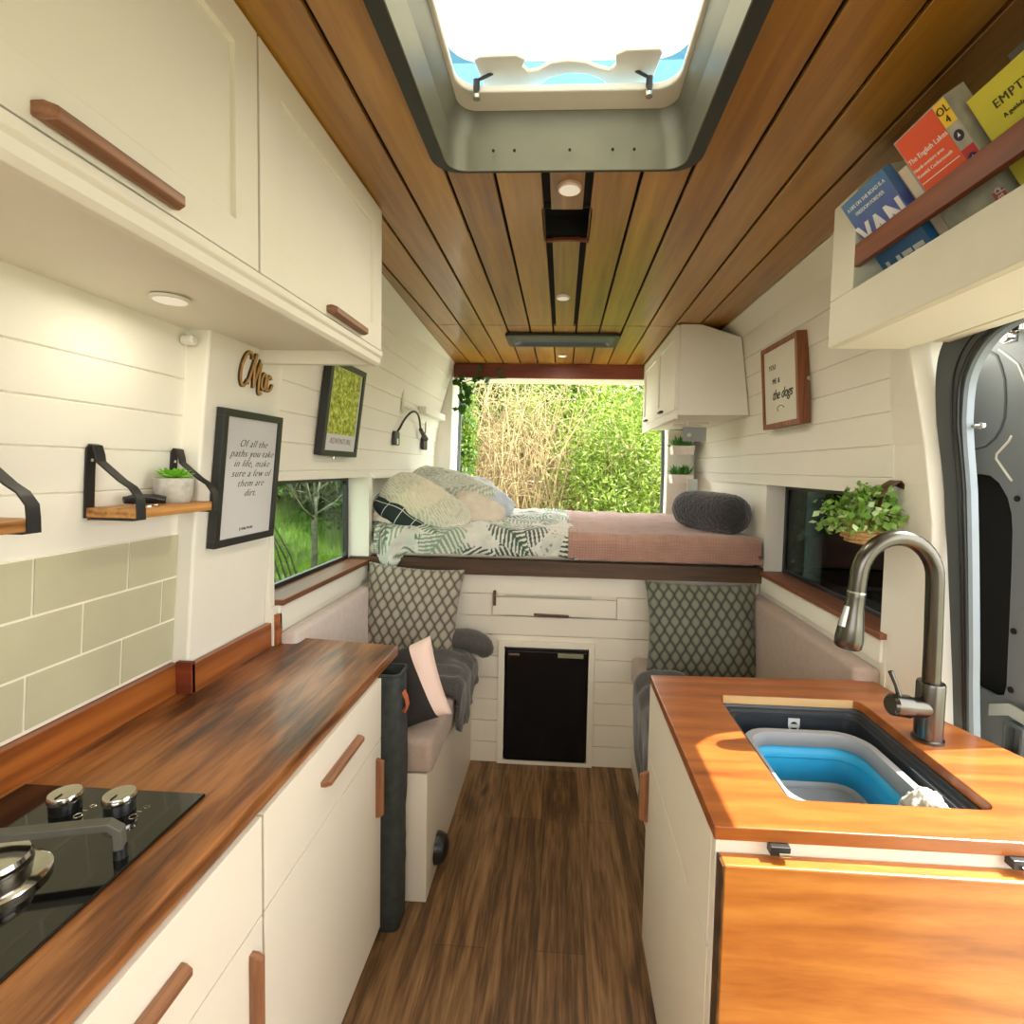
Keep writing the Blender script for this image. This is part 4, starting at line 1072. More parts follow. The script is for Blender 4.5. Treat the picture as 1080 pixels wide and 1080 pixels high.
def pink(u, v):
    x = .035 + u * .885; t = v * 1.31
    y, z = bed_prof(t); y -= .012 ; z += .014
    top = min(1, max(0, (t - .08) / .15))
    e = min(1, (1 - u) * .885 / .05)
    z += (.012 * nz(x * 5, y * 5, 3) + .006 * nz(x * 12, y * 10, 8) + .003 * nz(x * 30, y * 26, 8)) * top
    y -= (1 - top) * (.006 * nz(x * 14, t * 8, 2) + .003)
    if u > .94: z -= (u - .94) / .06 * .012 * top
    if t < .06: z = z - .012 + .006 * nz(x * 10, 2, 1); z = max(z, .989)
    if u < .05: z += .012 * (.05 - u) / .05 * 0 + .006
    x = min(x, .905)
    return (x, min(y, 3.60), z)
o = sheet('pink_blanket', pink, 150, 180, M['blanket'], thick=.010)
tag(o, 'dusty pink waffle blanket spread over the right half of the bed', 'blanket')

# pillows at the head (left) end
def pfern(seed, light=False):
    def f(u, v):
        x, y = (u - .5) * .6, (v - .5) * .6
        ca, sa = math.cos(.5 + seed), math.sin(.5 + seed)
        a, b_ = x * ca + y * sa, -x * sa + y * ca
        g = (lin((186, 190, 160)), lin((214, 208, 168))) if light else (lin((150, 168, 150)), lin((186, 200, 190)))
        for k, c0 in ((-.16, g[0]), (.02, g[1]), (.19, g[0])):
            d = b_ - k - .3 * a * a
            w = .095
            if abs(d) < w:
                s = (a - abs(d) * .8) / .03; fr_ = s - math.floor(s)
                if fr_ < .55: return c0
        return lin((224, 222, 206))
    return f
def bed_pillow(label, w, h, t, loc, rot, col=None, mat=None, seed=1, pinch=.06, group=None, nm='pillow', n=44):
    o = pillow_mesh(nm, w, h, t, mat or M['fern'], None, n=n, wr=.016, seed=seed, col=col, pinch=pinch, rnd=.17)
    place(o, loc, rot); tag(o, label, 'pillow', group); return o
bed_pillow('white pillow with pale green fern print propped at the head of the bed', .58, .36, .17, (-.665, 2.95, 1.262), (-52, 14, -12), col=pfern(.3), seed=2)
bed_pillow('large cream leaf print pillow leaning over its dark green checked underside', .50, .27, .20, (-.685, 2.56, 1.208), (-56, 30, -2), col=pfern(.9, True), seed=4, pinch=.03)
bed_pillow('plain pale blue pillow next to the rear window opening', .38, .29, .16, (-.475, 3.08, 1.20), (-42, 34, -10), mat=M['white_cloth'], seed=6)
bed_pillow('cream linen cushion lying in the middle of the pillows', .32, .255, .15, (-.465, 2.74, 1.155), (-42, 22, -8), mat=M['linen'], seed=9)
bed_pillow('beige pillow end tucked against the left wall beneath the checked fabric', .20, .24, .14, (-.855, 2.53, 1.165), (-60, -10, 6), mat=M['linen'], seed=12)
# dark green checked pillow cover edge
m, nt, p = new_mat('dark_green_check')
tc = nt.nodes.new('ShaderNodeTexCoord'); s_ = nt.nodes.new('ShaderNodeSeparateXYZ'); nt.links.new(tc.outputs['Object'], s_.inputs[0])
ln1 = mth(nt, 'LESS_THAN', mth(nt, 'FRACT', mth(nt, 'MULTIPLY', s_.outputs[0], 13)), .05)
ln2 = mth(nt, 'LESS_THAN', mth(nt, 'FRACT', mth(nt, 'MULTIPLY', s_.outputs[2], 13)), .05)
nt.links.new(mixc(nt, mth(nt, 'MAXIMUM', ln1, ln2), lin((30, 44, 42)), lin((198, 206, 196))), p.inputs['Base Color']); p.inputs['Roughness'].default_value = .9
M['check'] = m
bed_pillow('dark green pillow with thin white check squeezed under the leaf print pillow', .50, .26, .10, (-.700, 2.515, 1.160), (-60, 30, -2), mat=M['check'], seed=4, pinch=.03)

# charcoal fleece bolster
q = MB(); N = 26; ax0 = Vector((.645, 2.84, 1.222)); ax1 = Vector((.862, 2.44, 1.212)); pts = []; rs = []
for i in range(N + 1):
    t = i / N; pts.append(ax0.lerp(ax1, t)); rs.append(.097 * (1 - abs(2 * t - 1) ** 6) ** .5 + .003)
o = MB().tube(pts, rs, 36).build('fleece_roll', M['fleece'], None, smooth='all')
tag(o, 'rolled charcoal fleece blanket resting on the pink blanket by the right wall', 'blanket')
dt = bpy.data.textures.new('fuzz', 'CLOUDS'); dt.noise_scale = .012
md = o.modifiers.new('sub', 'SUBSURF'); md.levels = 2; md.render_levels = 2
md = o.modifiers.new('disp', 'DISPLACE'); md.texture = dt; md.strength = .010; md.mid_level = .5; md.texture_coords = 'LOCAL'

# ================================================================== RIGHT SINK UNIT
RX = .27
sc_ = thing('sink_cabinet', 'cream sink cabinet on the right with tan handle and dark hinge catches', 'cabinet', (.55, 1.15, 0))
MB().box((.288, .862, 0), (.86, 1.470, .60)).build('body', M['cream'], sc_)
q = MB(); q.box((.288, .862, .60), (.36, 1.470, .806)); q.box((.84, .862, .60), (.86, 1.470, .806)); q.box((.36, 1.43, .60), (.84, 1.470, .806)); q.build('body_frame', M['cream'], sc_)
MB().box((.272, .8435, .0), (.97, .8618, .806)).build('side_panel', M['cream'], sc_, bevel=.001)
MB().box((RX, .864, .598), (.2878, 1.472, .806)).build('drawer', M['cream'], sc_, bevel=.001)
d_ = MB().box((RX, .864, .03), (.2878, 1.472, .594)).build('door', M['cream'], sc_, bevel=.001)
bar_handle((RX, 1.445, .405), (RX, 1.445, .555), (-1, 0, 0), M['handle_wood_v'], d_, .016, .026)
for x in (.372, .752):
    k = MB().box((x - .016, .826, .793), (x + .016, .8432, .808)).build('leaf_catch', M['black'], sc_, bevel=.001)
    MB().tube([(x - .004, .824, .797), (x + .014, .824, .797)], .0035, 10).build('catch_pin', M['chrome'], k, smooth=True)
# worktop with sink cut-out
sw = plate([(.268, .838), (1.005, .838), (1.005, 1.06), (.940, 1.25), (.905, 1.492), (.268, 1.464)], [rrect(.424, .920, .788, 1.352, .022)], 'Z', .806, .83)
wr = sw.build('sink_worktop', M['worktop_right'], None, bevel=.002)
tag(wr, 'orange-brown hardwood worktop around the sink with lighter sunlit corner', 'worktop')
wt2 = well(0, 0, 0, 0, .02, .02)
def ringwall(x0, y0, x1, y1, z0, z1, r0, g=0, r1=None):
    p0 = rrect(x0, y0, x1, y1, r0); p1 = rrect(x0 + g, y0 + g, x1 - g, y1 - g, r1 or r0); n = len(p0)
    return [(x, y, z0) for x, y in p0], [(x, y, z1) for x, y in p1], n
def rings(ringsl, closed_bottom=True, closed_top=False):
    q = MB(); n = len(ringsl[0]); vs = [p for r in ringsl for p in r]
    fs = [(k * n + i, k * n + (i + 1) % n, (k + 1) * n + (i + 1) % n, (k + 1) * n + i) for k in range(len(ringsl) - 1) for i in range(n)]
    if closed_bottom: fs.append(tuple((len(ringsl) - 1) * n + i for i in range(n)))
    if closed_top: fs.append(tuple(range(n)))
    return q.add(vs, fs)
def rr3(x0, y0, x1, y1, r, z): return [(x, y, z) for x, y in rrect(x0, y0, x1, y1, r)]
# pale raw edge visible at the far side of the cut-out
MB().box((.440, 1.3505, .8065), (.775, 1.3525, .8285)).build('cut_edge', M['cut_wood'], wr)
sk = thing('sink', 'black composite sink set in the right wooden worktop', 'sink', (.606, 1.136, .62))
R0 = [rr3(.404, .902, .808, 1.370, .03, .8055), rr3(.428, .924, .784, 1.348, .025, .8055), rr3(.430, .926, .782, 1.346, .025, .800), rr3(.440, .936, .772, 1.336, .03, .799), rr3(.441, .937, .771, 1.335, .03, .793),
      rr3(.450, .946, .762, 1.326, .035, .792), rr3(.456, .952, .756, 1.320, .04, .64), rr3(.49, .99, .72, 1.28, .04, .622)]
o = rings(R0).build('basin', M['composite'], sk, smooth=True); solidify(o, .003, 1)
bd = MB().prism([(.598, .788), (.598, .766), (.603, .756), (.6125, .750), (.622, .756), (.627, .766), (.627, .788)], 'Y', 1.3215, 1.3265).build('badge', plain('badge_white', (206, 208, 204), .4), sk)
q = MB()
q.prism([(.6125 + .009 * math.cos(a), .771 + .009 * math.sin(a)) for a in np.linspace(.35, PI - .35, 8)], 'Y', 1.3205, 1.3214)
q.prism([(.6125 + .009 * math.cos(a), .767 + .009 * math.sin(a)) for a in np.linspace(PI + .35, 2 * PI - .35, 8)], 'Y', 1.3205, 1.3214)
q.build('badge_mark', M['void'], bd)
# collapsible bowl in the sink
wb = thing('washing_up_bowl', 'collapsible grey and blue washing-up bowl sitting in the black sink', 'bowl', (.59, 1.12, .625))
o = rings([rr3(.446, .955, .744, 1.268, .07, .779), rr3(.449, .958, .741, 1.265, .07, .785), rr3(.462, .971, .728, 1.252, .06, .785), rr3(.470, .979, .720, 1.244, .055, .757)], False).build('bowl_rim', M['grey_silicone'], wb, smooth=True)
solidify(o, .003, 1)
o = rings([rr3(.470, .979, .720, 1.244, .055, .757), rr3(.474, .983, .716, 1.240, .05, .730), rr3(.471, .980, .719, 1.243, .05, .727), rr3(.480, .989, .710, 1.234, .045, .676)], False).build('bowl_wall', M['blue_silicone'], wb, smooth=True)
solidify(o, .003, 1)
o = rings([rr3(.480, .989, .710, 1.234, .045, .676), rr3(.484, .993, .706, 1.230, .04, .660), rr3(.49, .998, .70, 1.224, .04, .658)]).build('bowl_base', M['grey_silicone'], wb, smooth=True)
solidify(o, .003, 1)
# knitted dish cloth on the bowl rim
def clothf(u, v):
    x = .672 + .075 * u; y = .952 + .055 * v
    z = .818 + .012 * nz(u * 4, v * 4, 2) + .006 * nz(u * 14, v * 14) - .03 * (abs(u - .5) * 2) ** 3 - .014 * (abs(v - .5) * 2) ** 3
    return (x, y, z)
o = sheet('dish_cloth', clothf, 26, 20, M['knit'], thick=.012); tag(o, 'cream knitted dish cloth draped on the near corner of the bowl', 'cloth')

# tap
tp = thing('kitchen_tap', 'tall brushed gunmetal pull-out kitchen tap with side lever', 'tap', (.832, 1.162, .83))
tx, ty = .832, 1.162
MB().lathe([(.031, .830), (.031, .836), (.0275, .838), (.0275, .958), (.026, .962), (.020, .963)], (tx, ty, 0), 40).build('tap_body', M['steel'], tp, smooth=True)
pts = [(tx, ty, .962), (tx - .001, ty, 1.05), (tx - .003, ty, 1.12), (tx - .005, ty, 1.185)]
cx_, cz_, rr_ = .745, 1.19, .082
for i in range(1, 17):
    a = PI * i / 16 * .94; pts.append((cx_ + rr_ * math.cos(a), ty, cz_ + rr_ * 1.13 * math.sin(a)))
pts += [(.660, ty, 1.158)]
MB().tube(pts, .0175, 20).build('spout', M['steel'], tp, smooth=True)
dv = Vector((-.10, 0, -1)).normalized()
p0 = Vector((.660, ty, 1.158))
hd = MB().tube([p0 + dv * t for t in (0, .004, .010, .03, .05, .075, .105, .122, .126)], [.0178, .0186, .0186, .0195, .0215, .0255, .0285, .0275, .024], 28).build('spray_head', M['steel'], tp, smooth=True)
MB().tube([p0 + dv * -.003, p0 + dv * .001], .0192, 28).build('collar', M['chrome'], tp, smooth=True)
MB().tube([p0 + dv * .03 + Vector((-.018, -.006, 0)), p0 + dv * .075 + Vector((-.024, -.008, 0))], [.006, .008], 10).build('spray_button', M['alu'], hd, smooth=True)
lv = MB().tube([(tx - .01, ty - .004, .905), (tx - .052, ty - .012, .908), (tx - .055, ty - .012, .909), (tx - .092, ty - .018, .915), (tx - .098, ty - .019, .916)], [.0215, .0215, .0245, .0235, .018], 26).build('valve_handle', M['steel'], tp, smooth=True)
MB().tube([(tx - .075, ty - .015, .928), (tx - .082, ty - .012, .955), (tx - .093, ty - .006, .985)], [.006, .0045, .0052], 12).build('lever', M['steel'], lv, smooth=True)

# folded-down table leaf hanging on the near end of the unit
lf_ = thing('drop_leaf', 'honey-coloured wooden drop leaf hanging down the near end of the sink cabinet', 'table leaf', (.62, .82, .5))
MB().box((.277, .812, .12), (1.02, .8425, .7835)).build('leaf_board', M['leaf_wood'], lf_, bevel=.003)
MB().box((.274, .811, .12), (.2768, .842, .7825)).build('edge_band', M['bed_wood'], lf_)

# ================================================================== RIGHT HIGH SHELF WITH BOOKS
hs = thing('book_shelf', 'white high shelf over the sliding door with a dark wooden retaining rail', 'shelf', (.75, .7, 1.72))
SY0, SY1 = .05, 1.262
MB().box((.6205, SY0, 1.716), (.638, SY1 - .0005, 1.822)).build('front_board', M['shelf_paint'], hs, bevel=.0015)
MB().box((.638, SY0, 1.716), (.799, SY1, 1.766)).build('shelf_floor', M['white'], hs, bevel=.001)
MB().prism([(.6205, 1.8225), (.6205, 2.035), (.64, 2.055), (.68, 2.085), (.797, 2.11), (.799, 1.7665), (.6385, 1.7665), (.6385, 1.8225)], 'Y', 1.168, SY1).build('end_panel', M['shelf_paint'], hs, bevel=.0015)
MB().box((.6205, SY0, 1.868), (.634, 1.1675, 1.915)).build('retaining_rail', M['rail_wood'], hs, bevel=.0015)

def book(label, group, y_right, y_left, w_lean, zb, h, th, xb, xt, cover, page=M['paper'], yaw=0):
    """book standing behind the rail, cover facing the aisle. y_left is far end (left in view)"""
    t = thing('book', label, 'book', (0, 0, 0), group)
    W = y_left - y_right
    # local frame: a from far (left) to near (right) = -Y, b up (leaning), c towards aisle
    up = Vector((xt - xb, 0, h)).normalized(); H = Vector((xt - xb, 0, h)).length
    rt = Vector((0, -1, 0)); rt = Matrix.Rotation(yaw, 3, 'Z') @ rt
    up = Matrix.Rotation(w_lean, 3, 'X') @ up
    nrm = rt.cross(up); rt.normalize(); nrm = rt.cross(up).normalized()
    org = Vector((xb, y_left, zb))
    def pt(a, b, c): return org + rt * a + up * b + nrm * c
    f = quadbox(pt, 0, W, 0, H, 0, .0015)
    f.hexa([pt(0, 0, -th), pt(W, 0, -th), pt(W, H, -th), pt(0, H, -th), pt(0, 0, -th + .0015), pt(W, 0, -th + .0015), pt(W, H, -th + .0015), pt(0, H, -th + .0015)])
    f.hexa([pt(W - .002, 0, -th + .0015), pt(W, 0, -th + .0015), pt(W, H, -th + .0015), pt(W - .002, H, -th + .0015), pt(W - .002, 0, 0), pt(W, 0, 0), pt(W, H, 0), pt(W - .002, H, 0)])
    f.build('cover', cover, t)
    quadbox(pt, .002, W - .003, .003, H - .003, -th + .002, -.0005).build('pages', page, t)
    return t, pt, rt, up, W, H
def btext(body, a, b, size, B, mat, shear=0, bold=0, align='CENTER', c=.0018, rot=None, space=1):
    t, pt, rt, up, W, H = B
    return text_mesh('lettering', body, size, pt(a, b, c), rt, up, mat, t, align=align, shear=shear, bold=bold, space=space)
mw = plain('print_white', (236, 236, 236), .6); mdk = plain('print_dark', (60, 60, 40), .7)
m, nt, p = new_mat('blue_cover')
v = tex_coord(nt); s_ = nt.nodes.new('ShaderNodeSeparateXYZ'); nt.links.new(v, s_.inputs[0])
zf = mth(nt, 'MULTIPLY_ADD', s_.outputs[2], 3.4, -5.95)
nn_ = noise(nt, v, 22, 4)
nt.links.new(ramp(nt, mth(nt, 'ADD', zf, mth(nt, 'MULTIPLY_ADD', nn_, .3, -.15)), [(.0, lin((36, 60, 92))), (.25, lin((44, 110, 168))), (.5, lin((60, 120, 190))), (.62, lin((78, 88, 168))), (.8, lin((74, 120, 176))), (1, lin((90, 150, 200)))]), p.inputs['Base Color'])
p.inputs['Roughness'].default_value = .35; M['cover_blue'] = m
def cover(nm, col, var=.08, ns=14): return plain(nm, col, .4, var=var, nscale=ns)
BG = 'books on the high shelf'
B = book('blue paperback titled VAN LIFE at the far end of the high shelf', BG, 1.020, 1.162, 0, 1.767, .226, .016, .750, .585, M['cover_blue'])
btext('VAN', .071, .176, .064, B, mw, bold=.0028, space=1.12); btext('LIFE', .071, .083, .062, B, mw, bold=.002, space=1.1)
btext('A LIFE ON THE ROAD IS A', .071, .258, .0105, B, mw); btext('FREEDOM FOREVER', .071, .242, .0105, B, mw)
# slim booklet behind
B = book('slim cream booklet standing between the blue paperback and the red map', BG, .990, 1.012, 0, 1.767, .215, .012, .765, .610, M['linen'])
B = book('orange folded walking map marked The English Lakes OL 4', BG, .856, .975, 0, 1.767, .243, .034, .752, .577, cover('map_grey', (176, 176, 164), .25, 30))
t, pt, rt_, up_, W, H = B
quadbox(pt, .002, W - .026, H - .125, H - .002, .0016, .0019).build('cover_panel', plain('map_orange', (232, 88, 48), .4, var=.05), t)
quadbox(pt, W - .025, W - .001, H - .042, H - .002, .0016, .0019).build('cover_panel', plain('map_yellow', (244, 206, 48), .4, var=.03), t)
quadbox(pt, W - .025, W - .001, H - .125, H - .085, .0016, .0019).build('cover_panel', plain('map_red', (196, 48, 60), .4, var=.03), t)
btext('The English Lakes', .004, H - .050, .0125, B, mw, align='LEFT', c=.0021); btext('North-western area', .004, H - .066, .0085, B, mw, align='LEFT', c=.0021)
btext('Keswick Cockermouth', .004, H - .078, .0085, B, mw, align='LEFT', c=.0021)
btext('OL', W - .013, H - .022, .018, B, mdk, c=.0021); btext('4', W - .013, H - .038, .017, B, mdk, c=.0021)
q = MB(); 
q.hexa([pt(.004, H - .090, .002), pt(W - .030, H - .090, .002), pt(W - .030, H - .0885, .002), pt(.004, H - .0885, .002), pt(.004, H - .090, .0024), pt(W - .030, H - .090, .0024), pt(W - .030, H - .0885, .0024), pt(.004, H - .0885, .0024)])
q.build('rule', mw, t)
for (bb, mt) in ((H - .063, plain('map_navy', (40, 30, 70), .5)), (H - .105, plain('map_navy2', (60, 24, 80), .5))):
    q = MB(); q.add([pt(W - .013 + .009 * math.cos(a), bb + .009 * math.sin(a), .0021) for a in np.linspace(0, 2 * PI, 20)[:-1]], [tuple(range(19))]); q.build('emblem', mt, t)
    q = MB(); q.add([pt(W - .016, bb - .002, .0024), pt(W - .010, bb - .002, .0024), pt(W - .012, bb + .005, .0024)], [(0, 1, 2)]); q.build('emblem_mark', mw, t)
# lower part seen under the rail carries a red band with lettering
quadbox(pt, W - .022, W - .001, .0, .130, .0016, .0019).build('cover_panel', plain('map_red_low', (186, 84, 84), .5, var=.04), t)
text_mesh('lettering', 'for Map', .022, pt(W - .006, .065, .0021), -up_ * -1, rt_ * -1, mw, t, align='LEFT')
B = book('yellow hardback with the words EMPTY LANDS on its cover', BG, .600, .842, 0, 1.767, .223, .016, .760, .602, cover('cover_yellow', (206, 200, 60), .10, 6))
btext('EMPTY  LANDS', .030, .236, .018, B, mdk, align='LEFT', space=1.15); btext('A guidebook to the wild places', .034, .218, .009, B, mdk, align='LEFT')
t, pt, rt_, up_, W, H = B
quadbox(pt, .035, W - .01, .01, .135, .0016, .0019).build('cover_picture', cover('cover_photo', (110, 118, 70), .7, 40), t)
B = book('dark-spined book at the right end of the high shelf, only its top edge visible', BG, .46, .595, 0, 1.767, .23, .03, .765, .61, cover('cover_dark', (70, 72, 66), .2, 10))
B = book('plain grey book standing behind the yellow hardback', BG, .62, .80, 0, 1.790, .235, .010, .790, .625, cover('cover_grey', (96, 98, 92), .2, 10))

# ================================================================== REAR RIGHT WALL CUPBOARD
wc = thing('wall_cupboard', 'white two-door wall cupboard over the foot of the bed', 'cabinet', (.72, 3.1, 1.69))
CX = .545
MB().prism([(CX + .018, 1.695), (CX + .018, 2.136), (.662, 2.136), (.856, 2.075), (.907, 1.70)], 'Y', 2.575, 3.59).build('body', M['white'], wc, bevel=.001)
MB().box((CX, 2.575, 1.675), (CX + .0175, 3.59, 1.72)).build('lower_rail', M['white'], wc, bevel=.0015)
for y0, y1, hy in ((2.580, 3.08, 3.0), (3.085, 3.585, 3.50)):
    f = .055
    d = plate([(y0, 1.722), (y1, 1.722), (y1, 2.134), (y0, 2.134)], [[(y0 + f, 1.722 + f), (y1 - f, 1.722 + f), (y1 - f, 2.134 - f), (y0 + f, 2.134 - f)]], 'X', CX, CX + .0175).build('door', M['white'], wc, bevel=.0012)
    MB().box((CX + .009, y0 + f - .001, 1.722 + f - .001), (CX + .0176, y1 - f + .001, 2.134 - f + .001)).build('door_panel', M['white'], d)
    bar_handle((CX, hy - .14, 1.742), (CX, hy - .06, 1.742), (-1, 0, 0), M['black'], d, .012, .02)
# folding hanger under the cupboard with a grey towel
hg = thing('folding_hanger', 'white folding hanger rail under the wall cupboard', 'hanger', (.68, 3.05, 1.69))
q = MB(); q.tube([(.60, 2.85, 1.668), (.76, 2.88, 1.668)], .006, 8).tube([(.62, 2.9, 1.676), (.78, 2.80, 1.676)], .005, 8).tube([(.68, 2.86, 1.694), (.68, 2.86, 1.665)], .006, 8)
q.build('hanger_arms', M['acrylic_grey'], hg, smooth=True)
q = MB().lathe([(.011, 0), (.011, .004)], (.70, 2.90, 1.62), 16, 'Y').build('ring', M['white'], hg)
tw = MB().box((.665, 2.905, 1.585), (.795, 2.912, 1.664)).build('hanging_cloth', plain('grey_cloth', (168, 172, 172), .9), None, bevel=.002)
tag(tw, 'small grey cloth hanging from the folding hanger under the wall cupboard', 'cloth')

# two small white planters on the rear right post
def planter(z, label):
    t = thing('wall_planter', label, 'plant', (.79, 3.45, z), 'white planters on the rear post')
    MB().prism([(.725, z - .06), (.855, z - .06), (.865, z), (.715, z)], 'Y', 3.40, 3.50).build('pot', M['pot_white'], t, bevel=.003)
    P = np.array([.79, 3.45, z + .0]) + rng.uniform(-1, 1, (90, 3)) * np.array([.05, .04, .008])
    V, F = leaves(P, .06, .016, droop=-1.4)
    big_mesh('foliage', V, F, [plain('planter_leaf', (70, 132, 48), .5, var=.4, nscale=40)], t)
planter(1.585, 'small white pot of green leaves just under the wall cupboard')
planter(1.395, 'small white pot with spiky green plant above the fleece roll')
structure(MB().box((.80, 3.30, 1.28), (.86, 3.32, 1.37)).build('trim_8', M['alu']))
q = MB().box((.708, 3.51, 1.10), (.87, 3.60, 1.69)).build('trim_9', M['white_wall'], bevel=.004); structure(q)

# framed saying on the right wall
RRf = lambda z: xl([(.915, 1.365), (.912, 1.70), (.862, 2.075)], z) - .0015
ft, pt, rt, up, nrm, W, H = frame_on('picture_frame', 'wooden box frame on the right wall with a handwritten dog saying', lambda z: .911 - (z - 1.6) * .075, 1.945, 2.285, 1.607, 1.945, -1, .020, .042, M['frame_wood'], M['sign_board'])
def rl(body, a, b, size, shear=.2, space=1.0, bold=0): return text_mesh('lettering', body, size, pt(a, b, .0365), -rt, up, M['ink'], ft, shear=shear, space=space, bold=bold)
rl('YOU', W * .70, H * .70, .030, 0, 1.1); rl('ME &', W * .60, H * .53, .030, 0, 1.1)
rl('the dogs', W * .45, H * .34, .056, .4, .95, .0006)
MB().tube([pt(W * .5 + .03 * math.cos(a) * -1, H * .22 + .012 * math.sin(a), .0368) for a in np.linspace(0, PI * 1.3, 12)], .0012, 5).build('lettering', M['ink'], ft)
MB().lathe([(.008, 0), (.009, .003), (.006, .006)], pt(-.004, H * .48, .004), 14, 'Y').build('hanging_ring', M['chrome'], ft, smooth=True)

# hanging basket with leather strap on the pillar
bk = thing('hanging_planter', 'woven basket of bushy green leaves hung beside the right window', 'plant', (.885, 1.53, 1.25))
bc = Vector((.868, 1.50, 0))
MB().lathe([(.012, 1.222), (.036, 1.226), (.055, 1.245), (.065, 1.27), (.068, 1.298), (.064, 1.300), (.045, 1.295)], (bc.x - .005, bc.y, 0), 36).build('basket', M['basket'], bk, smooth=True)
q = MB()
for k in range(6):
    z = 1.232 + k * .0125; r = [.046, .056, .063, .067, .069, .069][k]
    q.tube([(bc.x - .005 + r * math.cos(a), bc.y + r * math.sin(a), z) for a in np.linspace(0, 2 * PI, 40)], .0032, 6, cap=False)
q.build('rope_coil', M['basket'], bk, smooth='all')
MB().strap([(.930, 1.455, 1.305), (.926, 1.455, 1.36), (.921, 1.452, 1.395), (.912, 1.452, 1.405), (.895, 1.45, 1.395), (.87, 1.45, 1.37), (.862, 1.45, 1.33)], (0, 1, 0), .05, .003).build('leather_strap', M['bed_wood'], bk, smooth=True)
P = []; A = []
stems = MB()
for k in range(120):
    th = rng.uniform(0, 2 * PI); el = rng.uniform(-.55, 1.45)
    L = rng.uniform(.08, .135)
    d = Vector((math.cos(th) * math.cos(el), math.sin(th) * math.cos(el), math.sin(el) * .72))
    if d.x > .25: d.x *= .45
    s0 = bc + Vector((-.005, 0, 1.298)); s1 = s0 + d * L * .6 + Vector((0, 0, .01)); s2 = s0 + d * L
    stems.tube([s0, s1, s2], .0012, 4)
    for j in range(15):
        t = .25 + .75 * j / 14; P.append(np.array(s0.lerp(s2, t)) + rng.normal(0, .007, 3))
stems.build('stems', M['ivy'], bk)
P = np.array(P); P[:, 0] = np.minimum(P[:, 0], .905)
V, F = leaves(P, .023, .018); 
big_mesh('leaves', V, F, [M['basket_leaf'], M['basket_leaf_pale']], bk, (rng.random(len(F)) < .22).astype(int))

# ================================================================== SLIDING DOOR OPENING
sl = bpy.data.objects.new('door_1', None); C.objects.link(sl); sl.location = (1.0, 1.25, .8); WLOC[sl.name] = Vector(sl.location); sl['kind'] = 'structure'; sl['label'] = 'dark rubber seal and trim around the open side door'
# seal band path (outer edge, inner edge) in the YZ plane
outer = [(.2, 1.765), (1.18, 1.768), (1.27, 1.768), (1.31, 1.75), (1.335, 1.70), (1.342, 1.62), (1.334, 1.47), (1.325, 1.3), (1.318, 1.2), (1.308, 1.0), (1.302, .85), (1.29, .3)]
inner = [(.2, 1.755), (1.06, 1.752), (1.15, 1.742), (1.21, 1.712), (1.252, 1.655), (1.266, 1.58), (1.270, 1.47), (1.266, 1.3), (1.264, 1.2), (1.262, 1.0), (1.262, .85), (1.25, .3)]
def dens(L):
    out = []
    for i in range(len(L) - 1):
        for k in range(4):
            t_ = k / 4; p0 = L[max(i - 1, 0)]; p1 = L[i]; p2 = L[i + 1]; p3 = L[min(i + 2, len(L) - 1)]
            if i == 0: out.append(tuple(p1[j] * (1 - t_) + p2[j] * t_ for j in (0, 1))); continue
            out.append(tuple(.5 * (2 * p1[j] + (p2[j] - p0[j]) * t_ + (2 * p0[j] - 5 * p1[j] + 4 * p2[j] - p3[j]) * t_ ** 2 + (-p0[j] + 3 * p1[j] - 3 * p2[j] + p3[j]) * t_ ** 3) if i > 1 else p1[j] * (1 - t_) + p2[j] * t_ for j in (0, 1)))
    return out + [L[-1]]
outer = dens(outer); inner = dens(inner)
q = MB(); n = len(outer); vs = []
for dx in (0, .010):
    for (y, z) in outer: vs.append((bodyx(z) - .012 + dx, y, z))
    for (y, z) in inner: vs.append((bodyx(z) - .004 + dx, y, z))
fs = []
for i in range(n - 1):
    fs += [(i, i + 1, n + i + 1, n + i), (2 * n + i, 3 * n + i, 3 * n + i + 1, 2 * n + i + 1), (i, 2 * n + i, 2 * n + i + 1, i + 1), (n + i, n + i + 1, 3 * n + i + 1, 3 * n + i)]
q.add(vs, fs).build('door_seal', M['seal'], sl, smooth=True)
for f_, r_s in ((.62, .0028), (.86, .005)):
    pts = [(bodyx(o_[1]) - .010 + .006 * f_, o_[0] * (1 - f_) + i_[0] * f_, o_[1] * (1 - f_) + i_[1] * f_) for o_, i_ in zip(outer[4:], inner[4:])]
    MB().tube(pts, r_s, 8).build('seal_bead', M['black_plastic'], sl, smooth='all')
# pale metal aperture flange behind the seal
q = MB(); vs = []; n = len(inner)
for dx, dy in ((-.004, .002), (.026, .005), (.026, .011), (-.004, .008)):
    vs += [(bodyx(z) + dx, y + dy, z) for y, z in inner]
q.add(vs, [(a_ * n + i, a_ * n + i + 1, ((a_ + 1) % 4) * n + i + 1, ((a_ + 1) % 4) * n + i) for a_ in range(4) for i in range(n - 1)])
q.build('door_flange', plain('flange_metal', (124, 132, 138), .4, .2, var=.03), sl, smooth=True)
q = MB().tube([(.968, 1.276, 1.54), (.978, 1.255, 1.54)], .005, 10).lathe([(.008, .974), (.008, .980)], (0, 1.256, 1.54), 14, 'X'); q.build('striker', M['chrome'], sl, smooth=True)
# wall plate filling the corner behind the seal
w = plate([(1.37, 1.50), (1.37, 2.1), (-.7, 2.1), (-.7, 1.765), (1.2, 1.768), (1.27, 1.765), (1.31, 1.745), (1.33, 1.70), (1.336, 1.62), (1.33, 1.50)], [], 'X', .985, 1.0)
structure(w.build('wall_right', M['white_wall']))

